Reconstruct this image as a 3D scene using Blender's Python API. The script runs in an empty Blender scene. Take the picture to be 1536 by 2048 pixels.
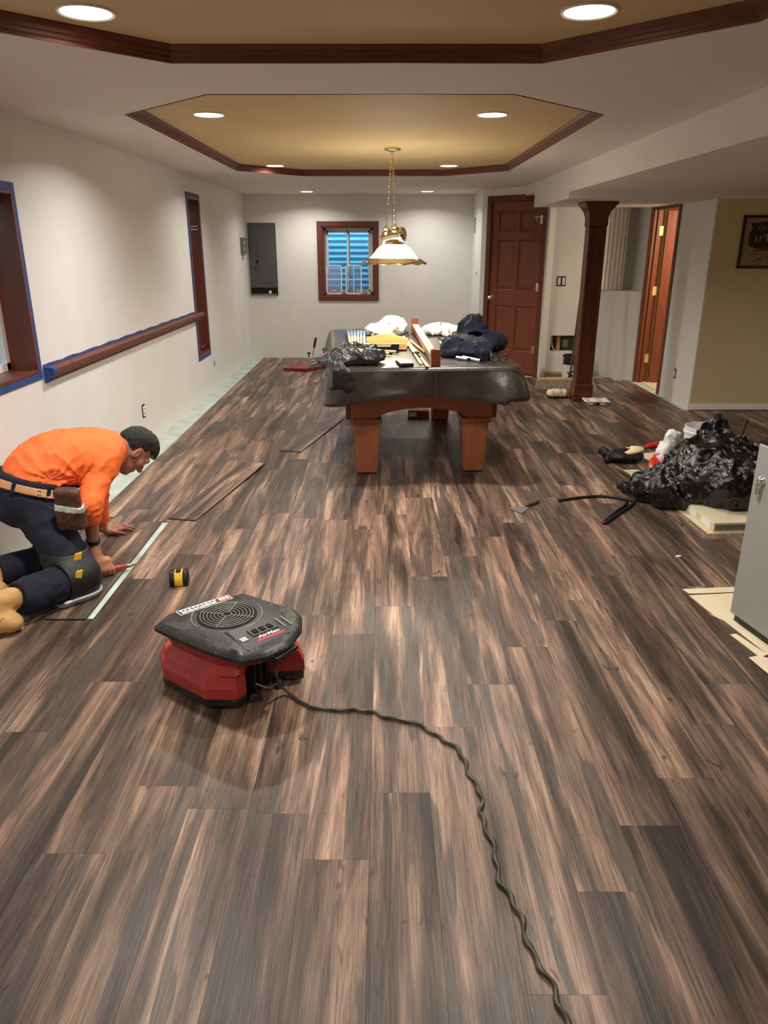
import bpy, bmesh, math, random
import numpy as np
from mathutils import Vector, Matrix, noise
random.seed(7)
PI = math.pi
scene = bpy.context.scene
COL = scene.collection

# ------------------------------------------------------------------ camera
cam_d = bpy.data.cameras.new('camera')
cam_d.sensor_fit = 'VERTICAL'; cam_d.sensor_height = 24.0
cam_d.lens = 1480.0 / 2048.0 * 24.0
cam_d.clip_start = 0.05; cam_d.clip_end = 100
cam = bpy.data.objects.new('camera', cam_d); COL.objects.link(cam)
cam.location = (0, 0, 1.55); cam.rotation_euler = (math.radians(90 - 19.84), 0, 0)
scene.camera = cam

# ------------------------------------------------------------------ world and exposure
w = bpy.data.worlds.new('sky'); scene.world = w; w.use_nodes = True
bg = w.node_tree.nodes['Background']
bg.inputs[0].default_value = (0.17, 0.52, 0.85, 1); bg.inputs[1].default_value = 9.0
scene.view_settings.view_transform = 'Standard'; scene.view_settings.look = 'None'
scene.view_settings.gamma = 1.0; scene.view_settings.use_curve_mapping = False
scene.view_settings.exposure = 0.0
LAMP_W = 25.0           # watts of every recessed can
LAMP_COL = (1.0, 0.955, 0.895)

# ------------------------------------------------------------------ materials
def lin(r, g=None, b=None):
    if g is None: r, g, b = r
    f = lambda c: c / 12.92 if c <= 0.04045 else ((c + 0.055) / 1.055) ** 2.4
    return (f(r / 255), f(g / 255), f(b / 255), 1)
MATS = {}
def mat(name, col, rough=0.6, metal=0.0, vary=0.0, vscale=8.0, bump=0.0, bscale=60.0, stretch=(1, 1, 1), col2=None, spec=0.5, emit=0, trans=0.0, ior=1.45, alpha=1.0, coat=0.0, sheen=0.0):
    m = bpy.data.materials.new(name); m.use_nodes = True; MATS[name] = m
    nt = m.node_tree; N = nt.nodes; L = nt.links; p = N['Principled BSDF']
    c = lin(col)
    p.inputs['Base Color'].default_value = c; p.inputs['Roughness'].default_value = rough
    p.inputs['Metallic'].default_value = metal; p.inputs['Specular IOR Level'].default_value = spec
    p.inputs['IOR'].default_value = ior
    if trans: p.inputs['Transmission Weight'].default_value = trans
    if alpha < 1: p.inputs['Alpha'].default_value = alpha
    if coat: p.inputs['Coat Weight'].default_value = coat; p.inputs['Coat Roughness'].default_value = 0.15
    if sheen: p.inputs['Sheen Weight'].default_value = sheen
    if emit: p.inputs['Emission Color'].default_value = c; p.inputs['Emission Strength'].default_value = emit
    if vary or bump:
        tc = N.new('ShaderNodeTexCoord'); mp = N.new('ShaderNodeMapping'); mp.inputs['Scale'].default_value = stretch
        L.new(tc.outputs['Object'], mp.inputs['Vector'])
    if vary:
        n = N.new('ShaderNodeTexNoise'); n.inputs['Scale'].default_value = vscale; n.inputs['Detail'].default_value = 5
        L.new(mp.outputs[0], n.inputs['Vector'])
        r = N.new('ShaderNodeValToRGB'); r.color_ramp.elements[0].position = 0.3; r.color_ramp.elements[1].position = 0.7
        if col2 is not None:
            r.color_ramp.elements[0].color = lin(col2); r.color_ramp.elements[1].color = c
        else:
            r.color_ramp.elements[0].color = tuple(x * (1 - vary) for x in c[:3]) + (1,)
            r.color_ramp.elements[1].color = tuple(min(1, x * (1 + vary)) for x in c[:3]) + (1,)
        L.new(n.outputs['Fac'], r.inputs[0]); L.new(r.outputs[0], p.inputs['Base Color'])
    if bump:
        n2 = N.new('ShaderNodeTexNoise'); n2.inputs['Scale'].default_value = bscale; n2.inputs['Detail'].default_value = 4
        L.new(mp.outputs[0], n2.inputs['Vector'])
        b = N.new('ShaderNodeBump'); b.inputs['Strength'].default_value = bump; b.inputs['Distance'].default_value = 0.01
        L.new(n2.outputs['Fac'], b.inputs['Height']); L.new(b.outputs[0], p.inputs['Normal'])
    return m

M = {}
M['wall'] = mat('painted wall', (221, 219, 214), 0.75, vary=0.03, vscale=3, bump=0.08, bscale=220)
M['ceil'] = mat('ceiling paint', (222, 216, 211), 0.85, vary=0.02, vscale=3, bump=0.06, bscale=200)
M['tray'] = mat('gold tray paint', (206, 180, 134), 0.7, vary=0.04, vscale=3, bump=0.05, bscale=180)
M['tan'] = mat('tan wall paint', (202, 184, 144), 0.7, vary=0.05, vscale=2.5, bump=0.05, bscale=150)
M['mould'] = mat('stained moulding', (100, 50, 34), 0.5, vary=0.2, vscale=9, stretch=(1, 1, 6))
M['door'] = mat('stained door', (122, 65, 41), 0.46, vary=0.14, vscale=14, stretch=(4, 4, .4))
M['jamb'] = mat('window jamb stain', (104, 50, 38), 0.4, vary=0.2, vscale=10, stretch=(1, 1, .3), coat=0.2)
M['tape'] = mat('blue masking tape', (44, 70, 128), 0.6, vary=0.25, vscale=25, bump=0.2, bscale=90)
M['concrete'] = mat('bare concrete', (180, 194, 186), 0.85, vary=0.16, vscale=7, bump=0.3, bscale=60)
M['white'] = mat('white plastic', (232, 230, 224), 0.45)
M['vinyl'] = mat('white window vinyl', (222, 222, 218), 0.4)
M['black'] = mat('black plastic', (22, 22, 23), 0.4)
M['rubber'] = mat('black rubber', (16, 16, 17), 0.55)
M['dark'] = mat('dark void', (14, 12, 10), 0.9)
M['brass'] = mat('polished brass', (236, 222, 186), 0.14, metal=1.0)
M['steel'] = mat('steel', (190, 190, 188), 0.3, metal=1.0)
M['chrome'] = mat('chrome', (225, 225, 225), 0.1, metal=1.0)
M['glass'] = mat('window glass', (235, 242, 245), 0.02, trans=1.0, ior=1.1)
M['card'] = mat('cardboard', (214, 198, 166), 0.8, vary=0.06, vscale=10)

# ------------------------------------------------------------------ objects
def tag(o, label=None, cat=None, group=None, kind=None):
    if label: o['label'] = label
    if cat: o['category'] = cat
    if group: o['group'] = group
    if kind: o['kind'] = kind
    return o
def thing(name, label, cat, loc=(0, 0, 0), rz=0.0, group=None):
    o = bpy.data.objects.new(name, None); COL.objects.link(o); o.empty_display_size = 0.1
    o.location = loc; o.rotation_euler = (0, 0, rz)
    return tag(o, label, cat, group)
def mw(o):
    m = Matrix.Translation(o.location) @ o.rotation_euler.to_matrix().to_4x4()
    if o.parent: m = mw(o.parent) @ m
    return m
def struct(o): o['kind'] = 'structure'; return o

class MB:
    def __init__(s): s.v = []; s.f = []
    def add(s, vs, fs):
        b = len(s.v); s.v += [tuple(v) for v in vs]; s.f += [tuple(i + b for i in f) for f in fs]; return s
    def box(s, x0, x1, y0, y1, z0, z1):
        return s.add([(x0,y0,z0),(x1,y0,z0),(x1,y1,z0),(x0,y1,z0),(x0,y0,z1),(x1,y0,z1),(x1,y1,z1),(x0,y1,z1)],
                     [(3,2,1,0),(4,5,6,7),(0,1,5,4),(1,2,6,5),(2,3,7,6),(3,0,4,7)])
    def quad(s, a, b, c, d): return s.add([a, b, c, d], [(0, 1, 2, 3)])
    def loft(s, loops, cap0=True, cap1=True, closed=True):
        n = len(loops[0]); vs = [p for l in loops for p in l]; fs = []
        for i in range(len(loops) - 1):
            for j in range(n if closed else n - 1):
                k = (j + 1) % n; fs.append((i*n+j, i*n+k, (i+1)*n+k, (i+1)*n+j))
        if cap0: fs.append(tuple(reversed(range(n))))
        if cap1: fs.append(tuple(range((len(loops)-1)*n, len(loops)*n)))
        return s.add(vs, fs)
    def prism(s, poly, z0, z1): return s.loft([[(x, y, z0) for x, y in poly], [(x, y, z1) for x, y in poly]])
    def extrude(s, poly, d):           # poly of 3-d points, extruded by vector d
        return s.loft([[tuple(p) for p in poly], [(p[0]+d[0], p[1]+d[1], p[2]+d[2]) for p in poly]])
    def tube(s, pts, r, n=10, caps=True):
        pts = [Vector(p) for p in pts]; loops = []; up = None
        for i, p in enumerate(pts):
            t = (pts[min(i+1, len(pts)-1)] - pts[max(i-1, 0)]).normalized()
            if up is None:
                up = Vector((0, 0, 1)) if abs(t.z) < 0.9 else Vector((1, 0, 0))
            a = t.cross(up).normalized(); b = a.cross(t).normalized(); up = b
            rr = r[i] if isinstance(r, (list, tuple)) else r
            loops.append([tuple(p + rr * (math.cos(2*PI*j/n) * a + math.sin(2*PI*j/n) * b)) for j in range(n)])
        loops = [list(reversed(l)) for l in loops]
        return s.loft(loops, caps, caps)
    def lathe(s, prof, c=(0, 0, 0), n=24, cap0=True, cap1=True):
        return s.loft([[(c[0] + r*math.cos(2*PI*j/n), c[1] + r*math.sin(2*PI*j/n), c[2] + z) for j in range(n)] for r, z in prof], cap0, cap1)
    def obox(s, p0, p1, w, h, up=(0, 0, 1), center=True):   # a bar from p0 to p1
        p0 = Vector(p0); p1 = Vector(p1); t = (p1-p0).normalized(); up = Vector(up)
        a = t.cross(up).normalized(); b = a.cross(t).normalized(); lo = []
        for p in (p0, p1):
            z0, z1 = (-h/2, h/2) if center else (0, h)
            lo.append([tuple(p + a*x + b*z) for x, z in ((-w/2, z0), (-w/2, z1), (w/2, z1), (w/2, z0))])
        lo = [list(reversed(l)) for l in lo]
        return s.loft(lo)
    def torus(s, c, R, r, n=24, k=8, nrm=(0, 0, 1), a0=0, a1=2*PI, sy=1.0):
        nrm = Vector(nrm).normalized(); u = nrm.orthogonal().normalized(); v = nrm.cross(u); c = Vector(c); loops = []
        full = abs(a1 - a0 - 2*PI) < 1e-6; m = n if full else n + 1
        for i in range(m):
            t = a0 + (a1-a0)*i/n; d = u*math.cos(t) + v*math.sin(t)*sy
            loops.append([tuple(c + d*R + r*(math.cos(2*PI*j/k)*d + math.sin(2*PI*j/k)*nrm)) for j in range(k)])
        if full: loops.append(loops[0])
        return s.loft(loops, not full, not full)
    def ball(s, c, r, n=16, m=10, sc=(1, 1, 1)):
        return s.loft([[(c[0]+sc[0]*r*math.sin(PI*i/m)*math.cos(2*PI*j/n), c[1]+sc[1]*r*math.sin(PI*i/m)*math.sin(2*PI*j/n), c[2]-sc[2]*r*math.cos(PI*i/m)) for j in range(n)] for i in range(1, m)])
    def mesh(s, name, m=None, parent=None, smooth=False, inv=None):
        vs = s.v
        if inv is not None: vs = [tuple(inv @ Vector(v)) for v in vs]
        me = bpy.data.meshes.new(name); me.from_pydata(vs, [], s.f); me.update()
        bm = bmesh.new(); bm.from_mesh(me); bmesh.ops.recalc_face_normals(bm, faces=bm.faces); bm.to_mesh(me); bm.free()
        if smooth:
            me.polygons.foreach_set('use_smooth', [True]*len(me.polygons))
            if smooth is not True: me.set_sharp_from_angle(angle=smooth)
        if m is not None: me.materials.append(M[m] if isinstance(m, str) else m)
        return me
    def build(s, name, m, parent=None, smooth=False, world=False, bevel=0, label=None):
        inv = mw(parent).inverted() if (world and parent) else None
        o = bpy.data.objects.new(name, s.mesh(name, m, parent, smooth, inv)); COL.objects.link(o)
        if parent: o.parent = parent
        if bevel:
            b = o.modifiers.new('bevel', 'BEVEL'); b.width = bevel; b.segments = 2; b.limit_method = 'ANGLE'; b.angle_limit = 0.6
        if label: o['label'] = label
        return o
def B(): return MB()

# ------------------------------------------------------------------ implicit surfaces for bodies and cloth
_rng = np.random.RandomState(3); _LAT = _rng.rand(32, 32, 32)
def vnoise(P, s, off=0.0):
    q = P * s + off; i = np.floor(q).astype(int); f = q - i; f = f*f*(3 - 2*f); r = 0
    for dx in (0, 1):
        for dy in (0, 1):
            for dz in (0, 1):
                wgt = (f[:, 0] if dx else 1-f[:, 0]) * (f[:, 1] if dy else 1-f[:, 1]) * (f[:, 2] if dz else 1-f[:, 2])
                r = r + wgt * _LAT[(i[:, 0]+dx) % 32, (i[:, 1]+dy) % 32, (i[:, 2]+dz) % 32]
    return r
def ridged(P, s, off=0.0): return 1 - np.abs(2*vnoise(P, s, off) - 1)
def creases(P, s, off=0.0, sharp=2.0):
    wv = np.stack([vnoise(P, s*.6, off+7), vnoise(P, s*.6, off+13), vnoise(P, s*.6, off+19)], 1) - .5
    Q = P + wv*(1.1/s)
    return (ridged(Q, s, off)**sharp)*.65 + (ridged(Q, s*2.3, off+5)**sharp)*.25 + (ridged(Q, s*4.7, off+9)**sharp)*.10
def smin(a, b, k):
    h = np.clip(0.5 + 0.5*(b - a)/k, 0, 1); return b*(1-h) + a*h - k*h*(1-h)
def capsule(P, a, b, ra, rb=None):
    rb = ra if rb is None else rb; a = np.array(a, float); b = np.array(b, float); d = b - a
    t = np.clip((P - a) @ d / (d @ d), 0, 1); return np.linalg.norm(P - a - t[:, None]*d, axis=1) - (ra + (rb - ra)*t)
def ellipsoid(P, c, R, r):       # R rows are the three axes
    q = (P - np.array(c)) @ np.array(R).T; r = np.array(r); k0 = np.linalg.norm(q/r, axis=1); k1 = np.linalg.norm(q/(r*r), axis=1) + 1e-9
    return k0*(k0 - 1)/k1
def rbox(P, c, R, hs, rad):
    q = np.abs((P - np.array(c)) @ np.array(R).T) - (np.array(hs) - rad)
    return np.linalg.norm(np.maximum(q, 0), axis=1) + np.minimum(q.max(axis=1), 0) - rad
I3 = np.eye(3)
def axes(x, up=(0, 0, 1)):
    x = np.array(x, float); x /= np.linalg.norm(x); up = np.array(up, float); y = np.cross(up, x); y /= np.linalg.norm(y); return np.array([x, y, np.cross(x, y)])
def isomesh(fn, lo, hi, h, slack=0.022):
    lo = np.array(lo, float); n = np.maximum(3, np.ceil((np.array(hi) - lo)/h).astype(int) + 1)
    g = np.stack(np.meshgrid(*[np.arange(k) for k in n], indexing='ij'), -1).reshape(-1, 3)
    kk = 4; nc = (n + kk - 2)//kk + 1           # coarse pass first, fine only near the surface
    gc_ = np.stack(np.meshgrid(*[np.arange(k) for k in nc], indexing='ij'), -1).reshape(-1, 3)
    dc = fn(lo + gc_*(h*kk)).reshape(nc); ci = np.minimum((g + kk//2)//kk, nc - 1)
    d = dc[ci[:, 0], ci[:, 1], ci[:, 2]]; near = np.flatnonzero(np.abs(d) < h*kk*1.15 + slack); CH = 300000
    for i in range(0, len(near), CH): q = near[i:i+CH]; d[q] = fn(lo + g[q]*h)
    d = d.reshape(n); ins = d < 0
    cs = n - 1; acc = np.zeros(tuple(cs) + (3,)); cnt = np.zeros(tuple(cs))
    off = [(i, j, k) for i in (0, 1) for j in (0, 1) for k in (0, 1)]
    sl = lambda a, o: a[o[0]:o[0]+cs[0], o[1]:o[1]+cs[1], o[2]:o[2]+cs[2]]
    for a in off:
        for ax in range(3):
            if a[ax]: continue
            b = list(a); b[ax] = 1
            da, db = sl(d, a), sl(d, b); x = (da < 0) != (db < 0)
            t = np.where(x, da/(np.where(x, da - db, 1)), 0)
            for c in range(3):
                acc[..., c] += np.where(x, a[c] + (t if c == ax else 0), 0)
            cnt += x
    act = cnt > 0; idx = -np.ones(tuple(cs), int); idx[act] = np.arange(act.sum())
    cell = np.argwhere(act); V = lo + (cell + acc[act]/cnt[act][:, None])*h
    F = []
    for ax in range(3):
        o = [1, 2] if ax == 0 else [2, 0] if ax == 1 else [0, 1]
        s0 = [slice(None)]*3; s1 = [slice(None)]*3; s0[ax] = slice(0, -1); s1[ax] = slice(1, None)
        A = ins[tuple(s0)]; C = ins[tuple(s1)]; e = np.argwhere(A != C)
        ok = np.all([(e[:, q] >= 1) & (e[:, q] < cs[q]) for q in o], axis=0) & (e[:, ax] < cs[ax]); e = e[ok]
        q = []
        for du, dv in ((1, 1), (0, 1), (0, 0), (1, 0)):
            c = e.copy(); c[:, o[0]] -= du; c[:, o[1]] -= dv; q.append(idx[c[:, 0], c[:, 1], c[:, 2]])
        q = np.stack(q, 1); flip = ~A[e[:, 0], e[:, 1], e[:, 2]]; q[flip] = q[flip][:, ::-1]; F.append(q)
    return V, np.concatenate(F)
def iso(name, fn, lo, hi, h, m, parent=None, smooth_it=2, label=None, slack=0.022):
    V, F = isomesh(fn, lo, hi, h, slack)
    if smooth_it:
        E = np.concatenate([F[:, [i, (i+1) % 4]] for i in range(4)])
        deg = np.zeros(len(V)); np.add.at(deg, E[:, 0], 1)
        for _ in range(smooth_it):
            S = np.zeros_like(V); np.add.at(S, E[:, 0], V[E[:, 1]]); V = 0.5*V + 0.5*S/np.maximum(deg, 1)[:, None]
    if parent is not None:
        inv = np.array(mw(parent).inverted()); V = V @ inv[:3, :3].T + inv[:3, 3]
    me = bpy.data.meshes.new(name); me.from_pydata(V.tolist(), [], F.tolist()); me.update()
    me.polygons.foreach_set('use_smooth', [True]*len(me.polygons)); me.materials.append(M[m] if isinstance(m, str) else m)
    o = bpy.data.objects.new(name, me); COL.objects.link(o)
    if parent: o.parent = parent
    if label: o['label'] = label
    return o
def textmesh(name, body, size, m, parent, mtx, extrude=0.0006, bold=0.0, shear=0.0, align='CENTER', sx=1.0):
    cu = bpy.data.curves.new(name, 'FONT'); cu.body = body; cu.size = size; cu.extrude = extrude; cu.offset = bold; cu.shear = shear; cu.align_x = align; cu.align_y = 'CENTER'; cu.resolution_u = 3
    t = bpy.data.objects.new(name, cu); COL.objects.link(t); dg = bpy.context.evaluated_depsgraph_get()
    me = bpy.data.meshes.new_from_object(t.evaluated_get(dg)); bpy.data.objects.remove(t); bpy.data.curves.remove(cu)
    me.transform(Matrix.Diagonal((sx, 1, 1, 1))); me.transform(mtx); me.name = name; me.materials.clear(); me.materials.append(M[m])
    o = bpy.data.objects.new(name, me); COL.objects.link(o)
    if parent: o.parent = parent
    return o
def frame_mtx(o, x, y):
    x = Vector(x).normalized(); y = Vector(y); z = x.cross(y).normalized(); y = z.cross(x)
    m = Matrix.Identity(4)
    for i in range(3): m[i][0] = x[i]; m[i][1] = y[i]; m[i][2] = z[i]; m[i][3] = o[i]
    return m

# ================================================================== THE ROOM
L, FAR, CEIL, TRAYZ = -1.93, 10.96, 2.20, 2.255
REAR, SIDE = -2.6, 5.0

# ---- floor: concrete slab with individual vinyl planks
def plank_mat():
    m = bpy.data.materials.new('vinyl plank'); m.use_nodes = True; nt = m.node_tree; N = nt.nodes; K = nt.links; p = N['Principled BSDF']
    tc = N.new('ShaderNodeTexCoord'); oi = N.new('ShaderNodeObjectInfo'); ge = N.new('ShaderNodeNewGeometry')
    ad = N.new('ShaderNodeMath'); ad.operation = 'ADD'; K.new(oi.outputs['Random'], ad.inputs[0]); K.new(ge.outputs['Random Per Island'], ad.inputs[1])
    def mul(v, k):
        n = N.new('ShaderNodeMath'); n.operation = 'MULTIPLY'; K.new(v, n.inputs[0]); n.inputs[1].default_value = k; return n.outputs[0]
    cb = N.new('ShaderNodeCombineXYZ'); K.new(mul(ad.outputs[0], 37.1), cb.inputs[0]); K.new(mul(ad.outputs[0], 91.7), cb.inputs[1]); K.new(mul(ad.outputs[0], 53.3), cb.inputs[2])
    va = N.new('ShaderNodeVectorMath'); va.operation = 'ADD'; K.new(tc.outputs['Object'], va.inputs[0]); K.new(cb.outputs[0], va.inputs[1])
    def noi(sc, detail, rough=0.55, dist=0.0):
        mp = N.new('ShaderNodeMapping'); mp.inputs['Scale'].default_value = sc; K.new(va.outputs[0], mp.inputs['Vector'])
        n = N.new('ShaderNodeTexNoise'); n.inputs['Scale'].default_value = 1; n.inputs['Detail'].default_value = detail; n.inputs['Roughness'].default_value = rough; n.inputs['Distortion'].default_value = dist
        K.new(mp.outputs[0], n.inputs['Vector']); return n.outputs['Fac']
    def mix(a, b, f, mode='MIX'):
        n = N.new('ShaderNodeMix'); n.data_type = 'RGBA'; n.blend_type = mode
        for s, v in ((n.inputs[0], f), (n.inputs[6], a), (n.inputs[7], b)):
            if hasattr(v, 'is_output'): K.new(v, s)
            else: s.default_value = v
        return n.outputs[2]
    def ramp(f, stops):
        r = N.new('ShaderNodeValToRGB'); e = r.color_ramp.elements
        while len(e) < len(stops): e.new(0.5)
        for i, (q, c) in enumerate(stops): e[i].position = q; e[i].color = c
        K.new(f, r.inputs[0]); return r.outputs[0]
    broad = noi((9.5, 0.85, 1), 4, 0.55, 0.7)
    base = ramp(broad, [(0.34, lin(54, 46, 41)), (0.43, lin(80, 65, 56)), (0.51, lin(107, 87, 74)), (0.59, lin(137, 111, 94)), (0.69, lin(171, 145, 123))])
    mid = noi((34, 2.0, 1), 3, 0.6, 0.6)
    mm = ramp(mid, [(0.32, (0.72, 0.71, 0.70, 1)), (0.52, (1, 1, 1, 1)), (0.70, (1.22, 1.19, 1.16, 1))])
    base = mix(base, mm, 0.9, 'MULTIPLY')
    patch = noi((11, 0.8, 1), 2, 0.5, 0.6)
    pm = ramp(patch, [(0.565, (0, 0, 0, 1)), (0.585, (1, 1, 1, 1))])
    base = mix(base, lin(74, 67, 62), mul(pm, 0.8))
    grain = noi((170, 4.5, 1), 5, 0.75, 0.5)
    gm = ramp(grain, [(0.34, (0.42, 0.40, 0.38, 1)), (0.47, (0.98, 0.98, 0.98, 1)), (0.64, (1.38, 1.36, 1.34, 1))])
    base = mix(base, gm, 0.9, 'MULTIPLY')
    fine = noi((520, 9, 1), 3, 0.7)
    fm = ramp(fine, [(0.38, (0.58, 0.56, 0.54, 1)), (0.55, (1.18, 1.18, 1.18, 1))])
    base = mix(base, fm, 0.75, 'MULTIPLY')
    knot = noi((17, 7.5, 1), 2, 0.5, 1.4)
    km = ramp(knot, [(0.69, (0, 0, 0, 1)), (0.75, (1, 1, 1, 1))])
    base = mix(base, lin(50, 40, 36), mul(km, 0.75))
    fr = N.new('ShaderNodeMath'); fr.operation = 'FRACT'; K.new(mul(ad.outputs[0], 7.31), fr.inputs[0])
    tint = ramp(fr.outputs[0], [(0, (0.78, 0.78, 0.80, 1)), (0.5, (0.98, 0.97, 0.96, 1)), (1, (1.16, 1.12, 1.08, 1))])
    base = mix(base, tint, 1.0, 'MULTIPLY')
    K.new(base, p.inputs['Base Color'])
    p.inputs['Roughness'].default_value = 0.38; p.inputs['Specular IOR Level'].default_value = 0.3
    b = N.new('ShaderNodeBump'); b.inputs['Strength'].default_value = 0.25; b.inputs['Distance'].default_value = 0.002
    K.new(grain, b.inputs['Height']); K.new(b.outputs[0], p.inputs['Normal'])
    return m
M['plank'] = plank_mat()
PW, PL, PT = 0.1775, 1.22, 0.006
floor = B().box(-2.1, SIDE, REAR, FAR, -0.12, -PT).build('floor', 'concrete'); struct(floor)
def plank_mesh(wd, ln, name='plank'):
    c = 0.0003; g = 0.00012; x = wd/2 - g; y = ln/2 - g; m = B()
    m.loft([[(-x,-y,-PT+.0002),(x,-y,-PT+.0002),(x,y,-PT+.0002),(-x,y,-PT+.0002)], [(-x,-y,-c),(x,-y,-c),(x,y,-c),(-x,y,-c)], [(-x+c,-y+c,0),(x-c,-y+c,0),(x-c,y-c,0),(-x+c,y-c,0)]])
    return m
FULL = plank_mesh(PW, PL).mesh('plank', 'plank')
CP, SP = math.cos(math.radians(19.84)), math.sin(math.radians(19.84))
def in_view(x, y, margin=1.06):
    zc = y*CP + 1.55*SP; up = y*SP - 1.55*CP
    return zc > 0.3 and abs(x)/zc*1480 < 768*margin and abs(up)/zc*1480 < 1024*margin
known = {-1: 1.55, 0: 1.808, 1: 2.13, 2: 2.39, 3: 2.665, 4: 2.893, 5: 3.092, 6: 3.363, 7: 2.394, -2: 2.94, -3: 1.741, -4: 1.837, -5: 1.571, -6: 2.41, -7: 2.103, -8: 4.13}
rest = B(); n_pl = 0; rng = random.Random(11)
X0 = -0.04
for k in range(-11, 29):
    xa = X0 + k*PW; xb = xa + PW
    if xb <= -1.75 or xa >= SIDE: continue
    xa = max(xa, -1.757); xb = min(xb, SIDE - .01); xm = (xa + xb)/2
    if xb < 1.23: ymax = FAR - .01
    elif xb < 2.0: ymax = 11.17 - xb - .005
    elif xb < 2.62: ymax = 9.48
    elif xb < 3.03: ymax = 9.40 - (xb - 2.62)*1.08
    else: ymax = 7.28
    j0 = known.get(k, rng.uniform(0, PL)); j0 -= PL*math.ceil((j0 - REAR)/PL)
    y = j0
    while y < ymax - 0.02:
        a, b = max(y, REAR + .01), min(y + PL, ymax); y += PL
        xa2, xb2 = xa, xb
        if k == -8 and abs(a - 2.91) < .05: continue     # the plank being laid lies loose here
        if b - a < 0.03: continue
        vis = any(in_view(xx, a + (b - a)*t/6) for xx in (xa2, xb2) for t in range(7))
        full = abs(b - a - PL) < 1e-6 and abs(xb2 - xa2 - PW) < 1e-6
        ym = (a + b)/2; xm2 = (xa2 + xb2)/2
        if vis:
            me = FULL if full else plank_mesh(xb2 - xa2, b - a).mesh('plank', 'plank')
            o = bpy.data.objects.new('plank', me); COL.objects.link(o); o.location = (xm2, ym, 0); o.parent = floor; n_pl += 1
        else:
            t = plank_mesh(xb2 - xa2, b - a); rest.add([(vx + xm2, vy + ym, vz) for vx, vy, vz in t.v], t.f)
o = rest.build('plank_field', 'plank', floor); o['kind'] = 'stuff'
print('planks', n_pl)

# ---- ceiling with two octagonal trays
TX0, TX1, CH = -1.37, 1.16, 0.56
def octa(y0, y1): return [(TX0, y0+CH), (TX0+CH, y0), (TX1-CH, y0), (TX1, y0+CH), (TX1, y1-CH), (TX1-CH, y1), (TX0+CH, y1), (TX0, y1-CH)]
TRAYS = [(3.84, 8.11), (-1.05, 3.22)]
c = B(); XR = 1.70
c.box(L-.1, TX0, REAR, FAR+.1, CEIL, 2.32); c.box(TX1, XR, REAR, FAR+.1, CEIL, 2.32)
ys = [REAR, -1.05, 3.22, 3.84, 8.11, FAR+.1]
for a, b in ((ys[0], ys[1]), (ys[2], ys[3]), (ys[4], ys[5])): c.box(TX0, TX1, a, b, CEIL, 2.32)
for y0, y1 in TRAYS:
    for tri in ([(TX0, y0), (TX0+CH, y0), (TX0, y0+CH)], [(TX1, y0), (TX1, y0+CH), (TX1-CH, y0)], [(TX1, y1), (TX1-CH, y1), (TX1, y1-CH)], [(TX0, y1), (TX0, y1-CH), (TX0+CH, y1)]):
        c.prism(tri, CEIL, 2.32)
ceiling = struct(c.build('ceiling', 'ceil'))
for y0, y1 in TRAYS:
    B().prism(octa(y0 - .02, y1 + .02), TRAYZ, 2.33).build('tray_panel', 'tray', ceiling)
def inset(poly, d):
    n = len(poly); out = []
    area = sum(poly[i][0]*poly[(i+1) % n][1] - poly[(i+1) % n][0]*poly[i][1] for i in range(n)); sg = 1 if area > 0 else -1
    for i in range(n):
        p0, p1, p2 = Vector(poly[i-1]), Vector(poly[i]), Vector(poly[(i+1) % n])
        a = (p1-p0).normalized(); b = (p2-p1).normalized(); na = Vector((-a.y, a.x))*sg; nb = Vector((-b.y, b.x))*sg
        m = (na+nb); m = m/m.dot(na); out.append((p1.x + m.x*d, p1.y + m.y*d))
    return out
prof = [(-.004, 2.198), (.006, 2.198), (.008, 2.208), (.014, 2.211), (.015, 2.222), (.022, 2.226), (.024, 2.238), (.034, 2.250), (.036, 2.2565), (-.004, 2.2565)]
for i, (y0, y1) in enumerate(TRAYS):
    m = B(); oc = octa(y0, y1); loops = [[(x, y, z) for x, y in inset(oc, d)] for d, z in prof]; loops.append(loops[0])
    m.loft(loops, False, False); o = struct(m.build('trim_%d' % (i+1), 'mould')); o['label'] = 'stepped reddish brown moulding around the %s ceiling tray' % ('far' if i == 0 else 'near')

# ---- low soffit and beam on the right
s = B(); s.box(1.67, SIDE, REAR, 7.25, 2.0, 2.32); struct(s.build('ceiling_soffit', 'ceil'))
s = B(); s.box(1.67, SIDE, 7.25, 8.9, 1.945, 2.32); struct(s.build('ceiling_crossbeam', 'ceil'))
s = B(); s.box(1.67, SIDE, 8.9, 9.75, 2.10, 2.32); struct(s.build('ceiling_recess', 'ceil'))

# ---- walls
def wall_x(m, x0, x1, y0, y1, z0, z1, holes):   # a wall slab lying in a y-z plane, with rectangular holes (ya,yb,za,zb) sorted by y
    y = y0
    for ya, yb, za, zb in holes:
        m.box(x0, x1, y, ya, z0, z1)
        if za > z0: m.box(x0, x1, ya, yb, z0, za)
        if zb < z1: m.box(x0, x1, ya, yb, zb, z1)
        y = yb
    m.box(x0, x1, y, y1, z0, z1)
W1 = (2.95, 4.15, 0.88, 1.815)     # near left window opening
W2 = (7.83, 8.31, 0.445, 2.0)      # narrow left window opening
m = B(); wall_x(m, L-.2, L, REAR, FAR+.1, -.05, CEIL+.02, [W1, W2]); wall_left = struct(m.build('wall_left', 'wall'))
W3 = (-.865, -.142, 0.87, 1.79)
m = B()
m.box(L-.2, W3[0], FAR, FAR+.2, -.05, CEIL+.02); m.box(W3[1], 1.35, FAR, FAR+.2, -.05, CEIL+.02)
m.box(W3[0], W3[1], FAR, FAR+.2, -.05, W3[2]); m.box(W3[0], W3[1], FAR, FAR+.2, W3[3], CEIL+.02)
wall_far = struct(m.build('wall_far', 'wall'))
VH = (10.62, 10.90, 1.70, 1.895)
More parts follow.
